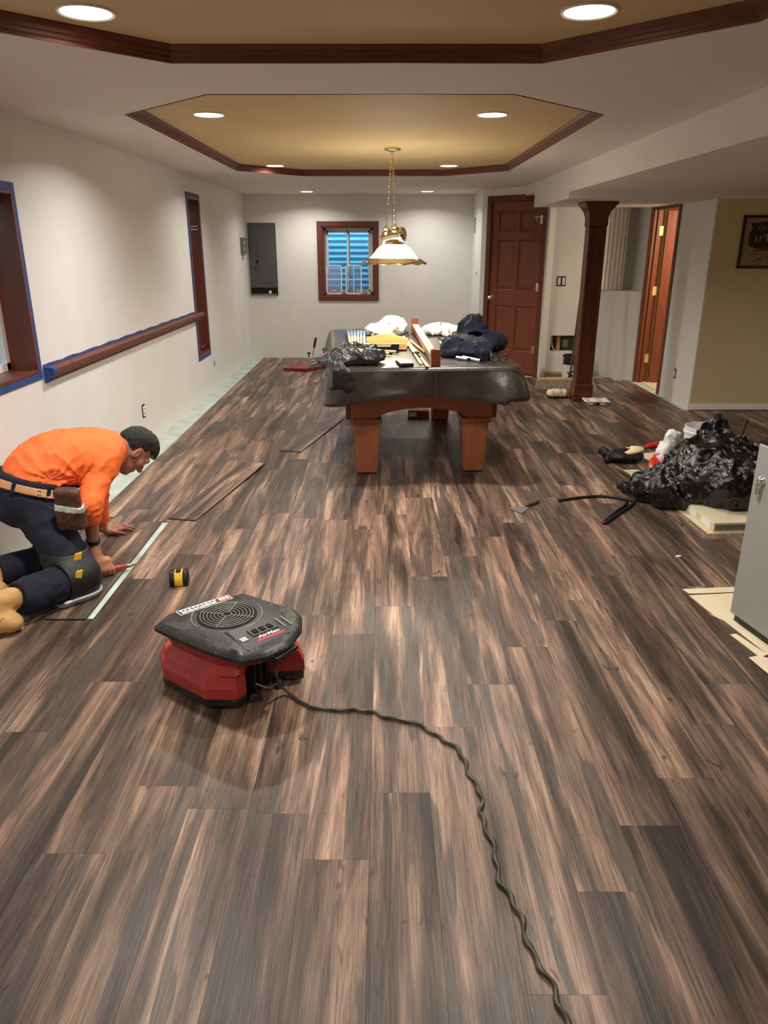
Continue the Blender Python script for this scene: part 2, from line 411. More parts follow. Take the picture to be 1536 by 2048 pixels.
m = B(); wall_x(m, 1.23, 1.35, 9.94, FAR, -.05, CEIL+.02, [VH]); wall_alcove = struct(m.build('wall_alcove', 'wall'))
B().box(1.33, 1.36, VH[0]-.02, VH[1]+.02, VH[2]-.02, VH[3]+.02).build('vent_duct', 'dark', wall_alcove)
# 45 degree wall with the six panel door
dw = bpy.data.objects.new('wall_door', None)
m = B(); m.box(0, .095, 0, .12, -.05, CEIL+.02); m.box(.945, .99, 0, .12, -.05, CEIL+.02); m.box(.095, .945, 0, .12, 2.075, CEIL+.02)
m.box(.05, .985, .115, .13, -.05, CEIL+.02)  # unseen backing added to block sky light leaking round the door
wall_door = struct(m.build('wall_door', 'wall')); wall_door.location = (1.23, 9.94, 0); wall_door.rotation_euler = (0, 0, -PI/4)
bpy.data.objects.remove(dw)
m = B(); hx0, hx1, hz0, hz1 = 2.096, 2.50, .283, .481
m.box(1.90, hx0, 9.49, 9.61, -.05, 2.12); m.box(hx1, 3.15, 9.49, 9.61, -.05, 2.12); m.box(hx0, hx1, 9.49, 9.61, -.05, hz0); m.box(hx0, hx1, 9.49, 9.61, hz1, 2.12)
wall_recess = struct(m.build('wall_recess', 'wall'))
M['stud'] = mat('pine stud', (196, 152, 98), 0.75, vary=0.15, vscale=20, stretch=(1, 1, .2))
M['cavity'] = mat('insulation board', (112, 108, 92), 0.9, vary=0.15, vscale=30)
B().box(hx0-.05, hx1+.05, 9.72, 9.74, hz0-.1, hz1+.1).box(hx0-.06, hx0-.04, 9.61, 9.74, hz0-.1, hz1+.1).box(hx1+.04, hx1+.06, 9.61, 9.74, hz0-.1, hz1+.1).box(hx0-.05, hx1+.05, 9.61, 9.74, hz0-.12, hz0-.1).box(hx0-.05, hx1+.05, 9.61, 9.74, hz1+.1, hz1+.12).build('cavity_liner', 'cavity', wall_recess)
B().box(2.205, 2.245, 9.615, 9.70, hz0-.09, hz1+.09).build('stud', 'stud', wall_recess)
B().tube([(2.135, 9.60, hz1+.05), (2.133, 9.60, .40), (2.145, 9.60, .33), (2.175, 9.61, .29), (2.21, 9.60, .26)], .006, 8).build('cable', 'white', wall_recess, smooth=True)
for i in range(6): B().box(2.30, 2.37, 9.713, 9.72, .315+i*.016, .323+i*.016).build('slat', 'white', wall_recess)
trim_recess = struct(B().box(2.0, 2.26, 9.482, 9.49, .012, .032).build('trim_3', 'stud'))
m = B().prism([(2.64, 9.41), (3.005, 8.985), (3.029, 8.985), (3.029, 9.488), (2.64, 9.488)], -.005, 1.035); wall_half = struct(m.build('wall_half', 'wall', bevel=.004))
m = B().box(2.60, 2.88, 9.36, 9.49, 1.036, 2.10)
for fx in (2.625, 2.675, 2.725, 2.775, 2.825): m.box(fx, fx+.028, 9.343, 9.36, 1.04, 2.10)
m.box(2.865, 2.88, 9.335, 9.36, 1.04, 2.10); wall_pilaster = struct(m.build('wall_pilaster', 'wall', bevel=.004))
D2 = (8.17, 8.94, -.05, 1.935)
m = B(); wall_x(m, 3.03, 3.15, 7.292, 9.61, -.05, 2.06, [D2]); wall_right = struct(m.build('wall_right', 'wall'))
m = B().box(3.042, SIDE, 7.2885, 7.41, -.05, 2.06); wall_tan = struct(m.build('wall_tan', 'tan'))
m = B().box(3.042, SIDE, 7.274, 7.2885, .008, .062); struct(m.build('baseboard_tan', 'white', bevel=.003))
m = B().box(SIDE, SIDE+.12, REAR, 9.75, -.05, 2.35); struct(m.build('wall_side', 'tan'))
m = B().box(L-.2, SIDE+.12, REAR-.12, REAR, -.05, 2.35); struct(m.build('wall_rear', 'wall'))
# the room behind door_2
m = B().box(3.15, SIDE, 9.55, 9.67, -.05, 2.12); struct(m.build('wall_hall', 'tan'))
M['halltile'] = mat('hall floor tile', (222, 206, 180), 0.5, vary=0.06, vscale=5)
struct(B().box(3.09, SIDE, 7.41, 9.55, -.0058, .001).build('floor_hall', 'halltile'))

# ---- window_1 : near left, deep stained jamb, blue tape
def jambbox(m, x0, x1, y0, y1, z0, z1, t=.018, pro=.010):
    m.box(x0, x1+pro, y0, y0+t, z0, z1); m.box(x0, x1+pro, y1-t, y1, z0, z1)
    m.box(x0, x1+pro, y0+t, y1-t, z0, z0+t); m.box(x0, x1+pro, y0+t, y1-t, z1-t, z1)
def tape_ring(m, x0, x1, y0, y1, z0, z1, wd):
    m.box(x0, x1, y0-wd, y0, z0-wd, z1+wd); m.box(x0, x1, y1, y1+wd, z0-wd, z1+wd)
    m.box(x0, x1, y0, y1, z0-wd, z0); m.box(x0, x1, y0, y1, z1, z1+wd)
def left_window(nm, W, depth, label):
    r = bpy.data.objects.new(nm, None); COL.objects.link(r); r.location = (L, (W[0]+W[1])/2, W[2]); struct(r); r['label'] = label
    y0, y1, z0, z1 = W
    m = B(); jambbox(m, L-depth-.06, L, y0, y1, z0, z1); m.build('jamb', 'jamb', r, world=True, bevel=.002)
    m = B(); tape_ring(m, L-.004, L+.007, y0, y1, z0, z1, .04); m.build('masking_tape', 'tape', r, world=True, bevel=.003, label='blue masking tape around the frame')
    x = L-depth; m = B(); t = .018
    a0, a1, b0, b1 = y0+t, y1-t, z0+t, z1-t
    m.box(x-.05, x, a0, a0+.045, b0, b1); m.box(x-.05, x, a1-.045, a1, b0, b1); m.box(x-.05, x, a0, a1, b0, b0+.045); m.box(x-.05, x, a0, a1, b1-.045, b1)
    if a1-a0 > .8: m.box(x-.05, x, (a0+a1)/2-.03, (a0+a1)/2+.03, b0, b1)
    m.build('window_frame', 'vinyl', r, world=True, bevel=.003)
    B().box(x-.03, x-.026, a0+.04, a1-.04, b0+.04, b1-.04).build('pane', 'glass', r, world=True)
    return r
win1 = left_window('window_1', W1, .135, 'near left window in a deep stained jamb edged with blue masking tape')
win2 = left_window('window_2', W2, .15, 'narrow tall left window with stained jamb and blue masking tape')
m = B(); m.box(L-.09, L-.02, 8.285, 8.292, 1.70, 1.706).box(L-.09, L-.02, 8.285, 8.292, 1.73, 1.736); m.build('latch', 'white', win2, world=True)
m = B(); m.tube([(L-.03, 8.28, .52), (L-.06, 8.24, .50), (L-.05, 8.2, .49)], .012, 8); m.build('crank_handle', 'jamb', win2, world=True, smooth=True)
# ---- chair rail between the left windows
m = B(); pr = [(0, .815), (.016, .815), (.02, .832), (.034, .842), (.050, .850), (.058, .862), (.058, .884), (.050, .894), (.0, .896)]
ya, yb = 4.215, 7.97
m.loft([[(L+a, y, z) for a, z in pr] for y in (ya, yb)]); rail = struct(m.build('trim_4', 'mould')); rail['label'] = 'stained chair rail between the two left windows'
m = B(); n = 40
top = []; bot = []
for i in range(n+1):
    y = ya + (7.79-ya)*i/n; hgt = .912 + .003*math.sin(i*1.7) + random.uniform(-.002, .002); top.append((y, hgt))
m.loft([[(L+.001, y, .880), (L+.004, y, .880), (L+.004, y, hh), (L+.001, y, hh)] for y, hh in top]); m.build('masking_tape', 'tape', rail, label='blue masking tape above the rail')
m = B(); m.loft([[(L+a*1.04+.001, y, .8525+(z-.8525)*1.06) for a, z in pr] for y in (ya-.004, ya+.06)]); m.build('masking_tape', 'tape', rail)

# ---- window_3 : far wall slider with stained casing
r = bpy.data.objects.new('window_3', None); COL.objects.link(r); r.location = (-.5, FAR, .8); struct(r); win3 = r
x0, x1, z0, z1 = W3
cw = .068
for a, b, c_, d in ((x0-cw, x0, z0-cw, z1+cw), (x1, x1+cw, z0-cw, z1+cw), (x0, x1, z0-cw, z0), (x0, x1, z1, z1+cw)):
    B().box(a, b, FAR-.018, FAR, c_, d).build('casing', 'mould', r, world=True, bevel=.004)
m = B(); t = .016
m.box(x0, x0+t, FAR-.005, FAR+.19, z0, z1).box(x1-t, x1, FAR-.005, FAR+.19, z0, z1).box(x0, x1, FAR-.005, FAR+.19, z0, z0+t).box(x0, x1, FAR-.005, FAR+.19, z1-t, z1)
m.build('jamb', 'jamb', r, world=True)
ax0, ax1, az0, az1 = x0+t, x1-t, z0+t, z1-t; yf = FAR+.12; xm = (ax0+ax1)/2
m = B(); f = .035
m.box(ax0, ax0+f, yf, yf+.05, az0, az1).box(ax1-f, ax1, yf, yf+.05, az0, az1).box(ax0, ax1, yf, yf+.05, az0, az0+f).box(ax0, ax1, yf, yf+.05, az1-f, az1)
m.build('window_frame', 'vinyl', r, world=True, bevel=.003)
for s0, s1, dy in ((ax0+f, xm+.02, .02), (xm-.02, ax1-f, .0)):
    m = B(); g = .028
    m.box(s0, s0+g, yf+dy, yf+dy+.02, az0+f, az1-f).box(s1-g, s1, yf+dy, yf+dy+.02, az0+f, az1-f).box(s0, s1, yf+dy, yf+dy+.02, az0+f, az0+f+g).box(s0, s1, yf+dy, yf+dy+.02, az1-f-g, az1-f)
    sh = m.build('sash', 'vinyl', r, world=True, bevel=.002)
    q = B().box(s0+g-.004, s1-g+.004, yf+dy+.008, yf+dy+.012, az0+f+g-.004, az1-f-g+.004).build('pane', 'glass', sh); q.data.transform(mw(sh).inverted())
r['label'] = 'far wall sliding window in a reddish brown casing'
# window wells outside, open to the sky
M['well'] = mat('galvanised well', (190, 210, 220), 0.5, metal=0.15, vary=0.08, vscale=6)
m = B(); cx, cy, R = -.5, FAR+.2, .62; loops = []
nz = 120
for i in range(nz+1):
    z = .45 + 1.75*i/nz; rr = R + .014*math.sin(2*PI*z/.082)
    loops.append([(cx + rr*1.05*math.cos(PI*j/24), cy + rr*math.sin(PI*j/24), z) for j in range(25)])
m.loft(loops, False, False, closed=False); tag(m.build('window_well', 'well', smooth=True), 'ribbed galvanised metal window well outside the far window', 'window well')
M['gravel'] = mat('well gravel', (150, 145, 135), 0.9, vary=0.4, vscale=40, bump=1.0, bscale=50)
struct(B().box(cx-.7, cx+.7, FAR+.19, FAR+1.0, .40, .46).build('floor_well', 'gravel'))
M['wellpale'] = mat('pale well liner', (228, 214, 176), 0.7, vary=0.06, vscale=4)
for W in (W1, W2):
    m = B(); ym = (W[0]+W[1])/2; hw = (W[1]-W[0])/2+.1
    m.loft([[(L-.2-.55*math.sin(PI*j/16)**.6, ym - hw*math.cos(PI*j/16), z) for j in range(17)] for z in (W[2]-.3, 2.1)], False, False, closed=False)
    tag(m.build('window_well', 'wellpale', smooth=True), 'pale liner of the window well outside the %s left window' % ('near' if W is W1 else 'narrow far'), 'window well')
    struct(B().box(L-.9, L-.2, ym-hw, ym+hw, W[2]-.36, W[2]-.3).build('floor_well', 'gravel'))

# ---- door_1 : six panel door in the 45 degree wall
r = bpy.data.objects.new('door_1', None); COL.objects.link(r); r.location = (1.23, 9.94, 0); r.rotation_euler = (0, 0, -PI/4); struct(r); r['label'] = 'closed six panel reddish brown door with a round knob'
x0, x1, zt = .150, .890, 2.045
m = B(); m.box(.082, .150, -.018, 0, .0, 2.112).box(.890, .958, -.018, 0, 0, 2.112).box(.150, .890, -.018, 0, 2.045, 2.112)
m.box(.095, .150, 0, .11, 0, 2.075).box(.890, .945, 0, .11, 0, 2.075).box(.15, .89, 0, .11, 2.045, 2.075); m.build('casing', 'mould', r, bevel=.004)
cx = [(.255, .51), (.565, .82)]; rz_ = [(.29, .835), (1.02, 1.61), (1.70, 1.94)]
x0 += .003; x1 -= .003
m = B(); yF, yB = .008, .045
xs = [x0, cx[0][0], cx[0][1], cx[1][0], cx[1][1], x1]; zs = [.012, *rz_[0], *rz_[1], *rz_[2], zt-.003]
for i in range(5):
    for j in range(7):
        if i in (1, 3) and j in (1, 3, 5): continue
        m.box(xs[i], xs[i+1], yF, yB, zs[j], zs[j+1])
leaf = m.build('leaf', 'door', r)
for a, b in cx:
    for c_, d in rz_:
        e = .032; m = B()
        m.loft([[(a, yF+.001, c_), (b, yF+.001, c_), (b, yF+.001, d), (a, yF+.001, d)], [(a+.010, yF+.014, c_+.010), (b-.010, yF+.014, c_+.010), (b-.010, yF+.014, d-.010), (a+.010, yF+.014, d-.010)],
                [(a+.014, yF+.014, c_+.014), (b-.014, yF+.014, c_+.014), (b-.014, yF+.014, d-.014), (a+.014, yF+.014, d-.014)], [(a+e+.012, yF+.004, c_+e+.012), (b-e-.012, yF+.004, c_+e+.012), (b-e-.012, yF+.004, d-e-.012), (a+e+.012, yF+.004, d-e-.012)]], False, True)
        m.build('panel', 'door', r)
def knob(parent, x, y, z, m='brass'):
    k = B().lathe([(.032, 0), (.032, .006), (.014, .010), (.012, .030), (.022, .040), (.029, .052), (.028, .064), (.018, .074), (.004, .077)], n=20)
    k.v = [(x + a, y - c_, z + b) for a, b, c_ in k.v]; return k.build('knob', m, parent, smooth=.8)
knob(r, .205, yF, .92)
for z in (1.83, 1.07, .33):
    B().box(.872, .906, -.022, -.017, z-.045, z+.045).tube([(.889, -.024, z-.05), (.889, -.024, z+.05)], .006, 8).build('hinge', 'brass', r)
B().tube([(.83, -.03, 1.86), (.83, -.035, 1.835), (.83, -.02, 1.815)], .004, 6).box(.79, .87, -.03, -.004, 1.856, 1.862).build('coat_hook', 'white', r)

# ---- door_2 : open door in the right wall
r = bpy.data.objects.new('door_2', None); COL.objects.link(r); r.location = (3.03, 8.55, 0); struct(r); r['label'] = 'half open reddish door with brass hinges in the right wall'; door2 = r
ya, yb, zt = D2[0], D2[1], D2[3]
m = B(); m.box(3.012, 3.03, ya-.05, ya, 0, zt+.03).box(3.012, 3.03, yb, yb+.05, 0, zt+.03).box(3.012, 3.03, ya, yb, zt, zt+.03)
m.box(3.03, 3.15, ya, ya+.018, 0, zt).box(3.03, 3.15, yb-.018, yb, 0, zt).box(3.03, 3.15, ya+.018, yb-.018, zt-.018, zt); m.box(3.07, 3.10, yb-.034, yb-.018, 0, zt-.018)
m.build('casing', 'door', r, world=True, bevel=.003)
leaf_a = math.radians(-6); hxp, hyp = 3.158, yb-.03
R2 = Matrix.Translation((hxp, hyp, 0)) @ Matrix.Rotation(leaf_a, 4, 'Z')
m = B(); m.box(.01, .74, -.038, 0, .015, zt-.024); m.v = [tuple(R2 @ Vector(v)) for v in m.v]; lf = m.build('leaf', 'door', r, world=True, bevel=.003)
for a, b, c_, d in ((.11, .33, .28, .80), (.42, .64, .28, .80), (.11, .33, .98, 1.50), (.42, .64, .98, 1.50), (.11, .33, 1.6, 1.80), (.42, .64, 1.6, 1.80)):
    m = B(); m.loft([[(a, -.0385, c_), (b, -.0385, c_), (b, -.0385, d), (a, -.0385, d)], [(a+.03, -.044, c_+.03), (b-.03, -.044, c_+.03), (b-.03, -.044, d-.03), (a+.03, -.044, d-.03)]])
    m.v = [tuple(R2 @ Vector(v)) for v in m.v]; m.build('panel', 'door', r, world=True)
for z in (1.70, 1.05, .28):
    B().box(3.105, 3.150, yb-.022, yb-.0175, z-.05, z+.05).tube([(3.155, yb-.024, z-.05), (3.155, yb-.024, z+.05)], .007, 8).build('hinge', 'brass', r, world=True)

# ---- recessed cans
LMAT = mat('lit lens', (255, 244, 225), 0.5, emit=14); M['lens'] = LMAT
def can(x, y, z, label, watt=LAMP_W, r=.092):
    t = thing('recessed_light', label, 'ceiling light', (x, y, z), group='recessed ceiling lights')
    B().lathe([(r-.012, .002), (r-.012, -.004), (r-.004, -.007), (r, -.003), (r, .002)], n=32, cap0=False, cap1=False).build('trim_ring', 'white', t, smooth=.7)
    B().lathe([(.001, -.002), (r-.012, -.002)], n=32, cap0=False, cap1=False).build('lens', 'lens', t)
    ld = bpy.data.lights.new('can_lamp', 'AREA'); ld.shape = 'DISK'; ld.size = (r-.012)*2; ld.energy = watt; ld.color = LAMP_COL; ld.spread = math.radians(150)
    lo = bpy.data.objects.new('can_lamp', ld); COL.objects.link(lo); lo.parent = t; lo.location = (0, 0, -.009)
    return t
can(-.957, 2.78, TRAYZ, 'round recessed light at the left of the near ceiling tray', 28)
can(.657, 2.77, TRAYZ, 'round recessed light at the right of the near ceiling tray', 28)
can(-1.005, 4.765, TRAYZ, 'round recessed light at the near left of the octagonal far tray')
can(.621, 4.765, TRAYZ, 'round recessed light at the near right of the octagonal far tray')
can(-1.028, 7.67, TRAYZ, 'round recessed light at the far left of the octagonal far tray', 17)
can(.613, 7.67, TRAYZ, 'round recessed light at the far right of the octagonal far tray', 17)
can(-.995, 10.36, CEIL, 'round recessed light over the far wall near the breaker panel', 11)
can(.557, 10.33, CEIL, 'round recessed light over the far wall right of the window', 11)
can(-.957, -.10, TRAYZ, 'round recessed light behind the camera on the left', 18)
can(.657, -.10, TRAYZ, 'round recessed light behind the camera on the right', 18)
can(4.2, 5.2, 2.0, 'added unseen round light in the low soffit off to the right', 11)  # unseen can, added to brighten the tan wall and right side
# hall lamp behind door_2
t = thing('hall_lamp', 'round ceiling lamp in the hall behind the open door', 'ceiling light', (3.75, 8.15, 2.10 if False else 1.945))
B().lathe([(.10, 0), (.10, -.02), (.13, -.03), (.11, -.07), (.05, -.09), (.002, -.093)], n=24).build('shade', 'lens', t, smooth=.7)
ld = bpy.data.lights.new('hall_bulb', 'POINT'); ld.energy = 50; ld.color = (1, .82, .62); ld.shadow_soft_size = .1
lo = bpy.data.objects.new('hall_bulb', ld); COL.objects.link(lo); lo.parent = t; lo.location = (0, 0, -.17)

# ================================================================== FIXED THINGS
# ---- support column
M['colwood'] = mat('backlit column stain', (84, 38, 27), 0.38, vary=0.25, vscale=10, stretch=(2, 2, .25), coat=0.3)  # stain colour darkened because the column stands backlit
t = thing('support_column', 'dark reddish brown square wooden column with flared capital', 'column', (2.085, 7.80, 0))
def sq(h, z): return [(-h, -h, z), (h, -h, z), (h, h, z), (-h, h, z)]
B().loft([sq(.097, 0), sq(.097, .17), sq(.090, .185), sq(.080, .19)]).build('base', 'colwood', t, bevel=.003)
m = B().loft([sq(.074, .188), sq(.074, 1.72)]); m.build('shaft', 'colwood', t, bevel=.004)
for sx in (-1, 1):
    B().box(sx*.074-.012, sx*.074+.012, -.086, -.073, .19, 1.72).build('corner_trim', 'colwood', t, bevel=.003)
    B().box(sx*.08-.006, sx*.08+.006, -.07, .07, .19, 1.72).build('corner_trim', 'colwood', t, bevel=.003)
B().loft([sq(.080, 1.72), sq(.092, 1.725), sq(.092, 1.80), sq(.098, 1.82), sq(.108, 1.855), sq(.130, 1.885), sq(.138, 1.89), sq(.138, 1.90), sq(.158, 1.915), sq(.158, 1.9445)]).build('capital', 'colwood', t, bevel=.003)

# ---- electrical panel on the far wall
M['panel'] = mat('grey enamel', (78, 80, 82), 0.45, vary=0.05, vscale=4)
t = thing('breaker_panel', 'tall dark grey electrical breaker panel on the far wall', 'electrical panel', (-1.695, FAR-.001, .88))
B().box(-.19, .19, -.02, 0, .0, .956).build('backing', 'dark', t)
B().box(-.183, .183, -.026, -.018, .10, .95).build('cover', 'panel', t, bevel=.004)
B().box(-.07, .12, -.032, -.025, .17, .70).build('panel_door', 'panel', t, bevel=.004)
B().box(-.085, -.06, -.036, -.026, .43, .47).build('latch', 'black', t)
B().box(-.115, -.098, -.034, -.026, .355, .37).build('screw', 'black', t)
for z in (.55, .14): B().box(.165, .175, -.03, -.026, z, z+.012).build('screw', 'steel', t)
B().box(.065, .10, -.028, -.02, .025, .06).build('tag', 'white', t, label='small white tag')
B().box(-.17, .175, -.024, -.018, .008, .016).build('cover_lip', 'steel', t)
# grey box beside the panel, on the left wall
t = thing('switch_box', 'small grey metal box on the left wall by the breaker panel', 'electrical box', (L, 10.72, 1.42))
M['greybox'] = mat('grey metal box', (118, 118, 112), 0.5)
B().box(0, .035, -.16, .16, .02, .225).build('body', 'greybox', t, bevel=.004)
for yy in (-.03,):
    for z in (.08, .16): B().box(.034, .038, yy-.02, yy+.02, z-.012, z+.012).build('screw', 'white', t)
B().tube([(.018, -.10, .02), (.016, -.10, -.06)], .008, 8).build('cable', 'greybox', t)

# ---- outlets without plates
def outlet_box(name, label, loc, rz, w=.06, h=.10, two=False):
    t = thing(name, label, 'electrical outlet', loc, rz)     # faces local -y
    m = B(); m.box(-w/2, w/2, -.003, .0, 0, h); m.build('box_edge', 'dark', t)
    n = 2 if two else 1
    for i in range(n):
        cx = (i - (n-1)/2)*w/n
        f = B().box(cx-w/n*.32, cx+w/n*.32, -.010, -.002, h*.12, h*.88).build('receptacle', 'white', t, bevel=.002)
        for zz in (.33, .67):
            for dx in (-.006, .006): B().box(cx+dx-.0016, cx+dx+.0016, -.0112, -.010, h*zz-.008, h*zz+.008).build('slot', 'dark', f)
    return t
outlet_box('wall_outlet', 'uncovered outlet low on the left wall above the man', (L+.001, 5.86, .245), PI/2, .070, .105)
outlet_box('wall_outlet', 'tiny uncovered outlet low on the left wall under the narrow window', (L+.001, 8.50, .26), PI/2, .045, .05)
outlet_box('wall_outlet', 'uncovered outlet low on the white wall beside the open door', (3.03-.001, 7.74, .245), -PI/2, .07, .095)
outlet_box('wall_switch', 'pair of uncovered switches on the wall left of the column', (2.172, 9.489, 1.075), 0, .11, .115, two=True)
t = thing('light_switch', 'small white toggle on the narrow alcove wall left of the door', 'light switch', (1.229, 10.28, 1.16), -PI/2)
B().box(-.035, .035, -.006, 0, 0, .08).build('plate', 'white', t, bevel=.002); B().box(-.006, .006, -.016, -.006, .03, .045).build('toggle', 'dark', t)
# ceiling vent on the plaster by the beam
t = thing('ceiling_vent', 'small flat vent in the white ceiling near the beam', 'vent', (1.40, 8.35, CEIL))
B().box(-.07, .07, -.15, .15, -.006, -.0005).build('frame', 'ceil', t, bevel=.002)
for i in range(5): B().box(-.05+i*.022, -.04+i*.022, -.13, .13, -.009, -.006).build('slat', 'ceil', t)

# ---- framed poster on the tan wall
t = thing('framed_poster', 'sepia poster with dark print in a thin black frame on the tan wall', 'picture', (3.53, 7.2880, 1.345))
hw, hh = .235, .46
for a in ((-hw, -hw+.022, 0, hh), (hw-.022, hw, 0, hh), (-hw, hw, 0, .022), (-hw, hw, hh-.022, hh)):
    B().box(a[0], a[1], -.022, 0, a[2], a[3]).build('frame_rail', 'black', t, bevel=.002)
M['sepia'] = mat('sepia paper', (186, 150, 112), 0.75, vary=0.10, vscale=14)
M['ink'] = mat('dark sepia ink', (58, 42, 32), 0.8, vary=0.35, vscale=30)
M['inkred'] = mat('rust red ink', (128, 52, 40), 0.8)
M['inkpale'] = mat('pale sepia ink', (196, 172, 140), 0.8)
pa = B().box(-hw+.02, hw-.02, -.008, -.002, .02, hh-.02).build('paper', 'sepia', t)
pts = [(-.155, .20), (-.10, .175), (0, .165), (.10, .175), (.155, .20), (.165, .29), (.15, .36), (.165, .40), (.08, .405), (-.02, .41), (-.12, .395), (-.165, .40), (-.145, .35), (-.17, .29)]
B().extrude([(x, -.0082, z) for x, z in pts], (0, -.0006, 0)).build('print', 'ink', pa)
B().box(-.11, .11, -.0096, -.0086, .150, .163).build('print', 'inkred', pa)
sq_ = lambda pts, r: B().tube([(x, -.0092, z) for x, z in pts], r, 5).build('print', 'inkpale', pa)
sq_([(-.09, .33), (-.085, .37), (-.06, .38), (-.055, .345), (-.075, .33), (-.05, .325), (-.03, .365), (-.035, .33), (-.01, .36), (.01, .365), (.02, .35), (.05, .362), (.08, .365)], .0028)
sq_([(.0, .325), (.03, .33), (.06, .328)], .0025); sq_([(-.03, .30), (-.04, .275), (-.02, .27), (-.01, .30), (-.03, .31)], .0025)
for x, z0, z1 in ((-.10, .235, .29), (-.06, .24, .285), (.0, .23, .30), (.045, .235, .285), (.08, .24, .29), (.115, .235, .285)): sq_([(x, z0), (x+.004, (z0+z1)/2), (x-.002, z1)], .007)
for sx in (-1, 1): sq_([(sx*.165, .19), (sx*.15, .165), (sx*.16, .14), (sx*.145, .12)], .004)
for z, x0, x1, r in ((.128, -.14, .14, .003), (.110, -.13, .12, .002), (.095, .02, .06, .006), (.080, -.07, .0, .006), (.064, -.12, .13, .002), (.050, -.10, .08, .0015)):
    n = int((x1-x0)/.012)
    for i in range(n):
        xx = x0 + i*.012; B().box(xx, xx+.008, -.0087, -.0080, z-r, z+r).build('print', 'ink', pa) if r > .0025 else None
    if r <= .0025: B().box(x0, x1, -.0087, -.0080, z-r/2, z+r/2).build('print', 'ink', pa)
M['pglass'] = mat('picture glass', (255, 255, 255), 0.03, trans=1.0, ior=1.25)
B().box(-hw+.02, hw-.02, -.018, -.0165, .02, hh-.02).build('glazing', 'pglass', t)

# ---- pendant lamp over the pool table
M['shade'] = mat('lit frosted glass', (255, 246, 228), 0.4, emit=26.0)
t = thing('pendant_lamp', 'brass pendant lamp with a wide white glass shade on two chains', 'lamp', (.065, 6.30, 2.255))
zr = 1.405 - 2.255; cxp = .015
B().lathe([(.066, 0), (.066, -.012), (.058, -.022), (.03, -.026), (.012, -.034)], n=6).build('canopy', 'brass', t, bevel=.002)
def chain(a, b):
    a = Vector(a); b = Vector(b); n = max(6, int((b-a).length/.021)); d = (b-a).normalized(); m = B()
    for i in range(n):
        p = a + (b-a)*((i+.5)/n); side = Vector((1, 0, 0)) if i % 2 else Vector((0, 1, 0)); side = (side - d*side.dot(d)).normalized(); nr = d.cross(side); loop = []
        for q in range(13):
            th = 2*PI*q/12; loop.append(tuple(p + d*(math.cos(th)*.0145) + side*(math.sin(th)*.0065)))
        m.tube(loop, .0019, 5, caps=False)
    return m
A = (-.048, -.02, zr+.300); C2 = (.022, -.05, zr+.312)
chain((-.004, 0, -.03), A).build('chain', 'brass', t); chain((.006, 0, -.03), C2).build('chain', 'brass', t)
B().tube([(0, .004, -.03), (.004, .008, -.3), (.0, .0, zr+.25)], .0025, 6).build('cord', 'brass', t)
for p in (A, C2):
    f = B().lathe([(.003, .0), (.008, -.006), (.012, -.022), (.030, -.030), (.033, -.036), (.022, -.046), (.026, -.062), (.012, -.082), (.004, -.09)], p, n=16)
    f.build('finial', 'brass', t, smooth=.7)
# barrel body
bd = Vector((.86, -.48, .16)).normalized(); bc = Vector((cxp-.005, -.01, zr+.212))
def along(prof, c, d, n=24):
    d = Vector(d).normalized(); u = d.orthogonal().normalized(); v = d.cross(u); c = Vector(c)
    return [[tuple(c + d*h + (u*math.cos(2*PI*j/n) + v*math.sin(2*PI*j/n))*r) for j in range(n)] for r, h in prof]
B().loft(along([(.010, -.110), (.034, -.105), (.048, -.088), (.051, -.06), (.051, .06), (.048, .078)], bc, bd)).build('barrel', 'brass', t, smooth=.6)
B().loft(along([(.051, .070), (.056, .076), (.056, .090), (.046, .096), (.040, .091), (.006, .102)], bc, bd)).build('end_disc', 'brass', t, smooth=.5)
B().lathe([(.072, zr+.140), (.080, zr+.146), (.080, zr+.160), (.060, zr+.168), (.02, zr+.18)], (cxp, 0, 0), n=28).build('fitter', 'brass', t, smooth=.6)
B().lathe([(.078, zr+.150), (.100, zr+.142), (.132, zr+.118), (.158, zr+.085), (.180, zr+.058), (.205, zr+.040), (.200, zr+.036), (.174, zr+.052), (.150, zr+.08), (.126, zr+.110), (.098, zr+.132), (.078, zr+.140)], (cxp, 0, 0), n=48, cap0=False, cap1=False).build('glass_shade', 'shade', t, smooth=True)
m = B(); loops = []
for r, z, wv in ((.196, .047, 0), (.222, .034, .002), (.236, .022, .004), (.264, .004, .006), (.262, .0, .006), (.232, .016, .004), (.216, .028, .002), (.194, .040, 0)):
    loops.append([(cxp + r*math.cos(2*PI*j/72), r*math.sin(2*PI*j/72), zr + z + wv*math.cos(12*2*PI*j/72)) for j in range(72)])
m.loft(loops, False, False); m.build('rim', 'brass', t, smooth=True)
ld = bpy.data.lights.new('pendant_bulb', 'POINT'); ld.energy = 30; ld.color = (1, .88, .70); ld.shadow_soft_size = .06
lo = bpy.data.objects.new('pendant_bulb', ld); COL.objects.link(lo); lo.parent = t; lo.location = (cxp, 0, zr+.05)

# ================================================================== POOL TABLE
M['oak'] = mat('table oak', (150, 86, 50), 0.4, vary=0.15, vscale=12, stretch=(3, 3, .4), coat=0.2)
M['cover'] = mat('brown vinyl cover', (52, 43, 37), 0.31, vary=0.15, vscale=5, bump=0.35, bscale=11, spec=0.8)
TT = thing('pool_table', 'wooden pool table under a dark brown vinyl cover', 'pool table', (.2, 6.03, 0), math.radians(4))
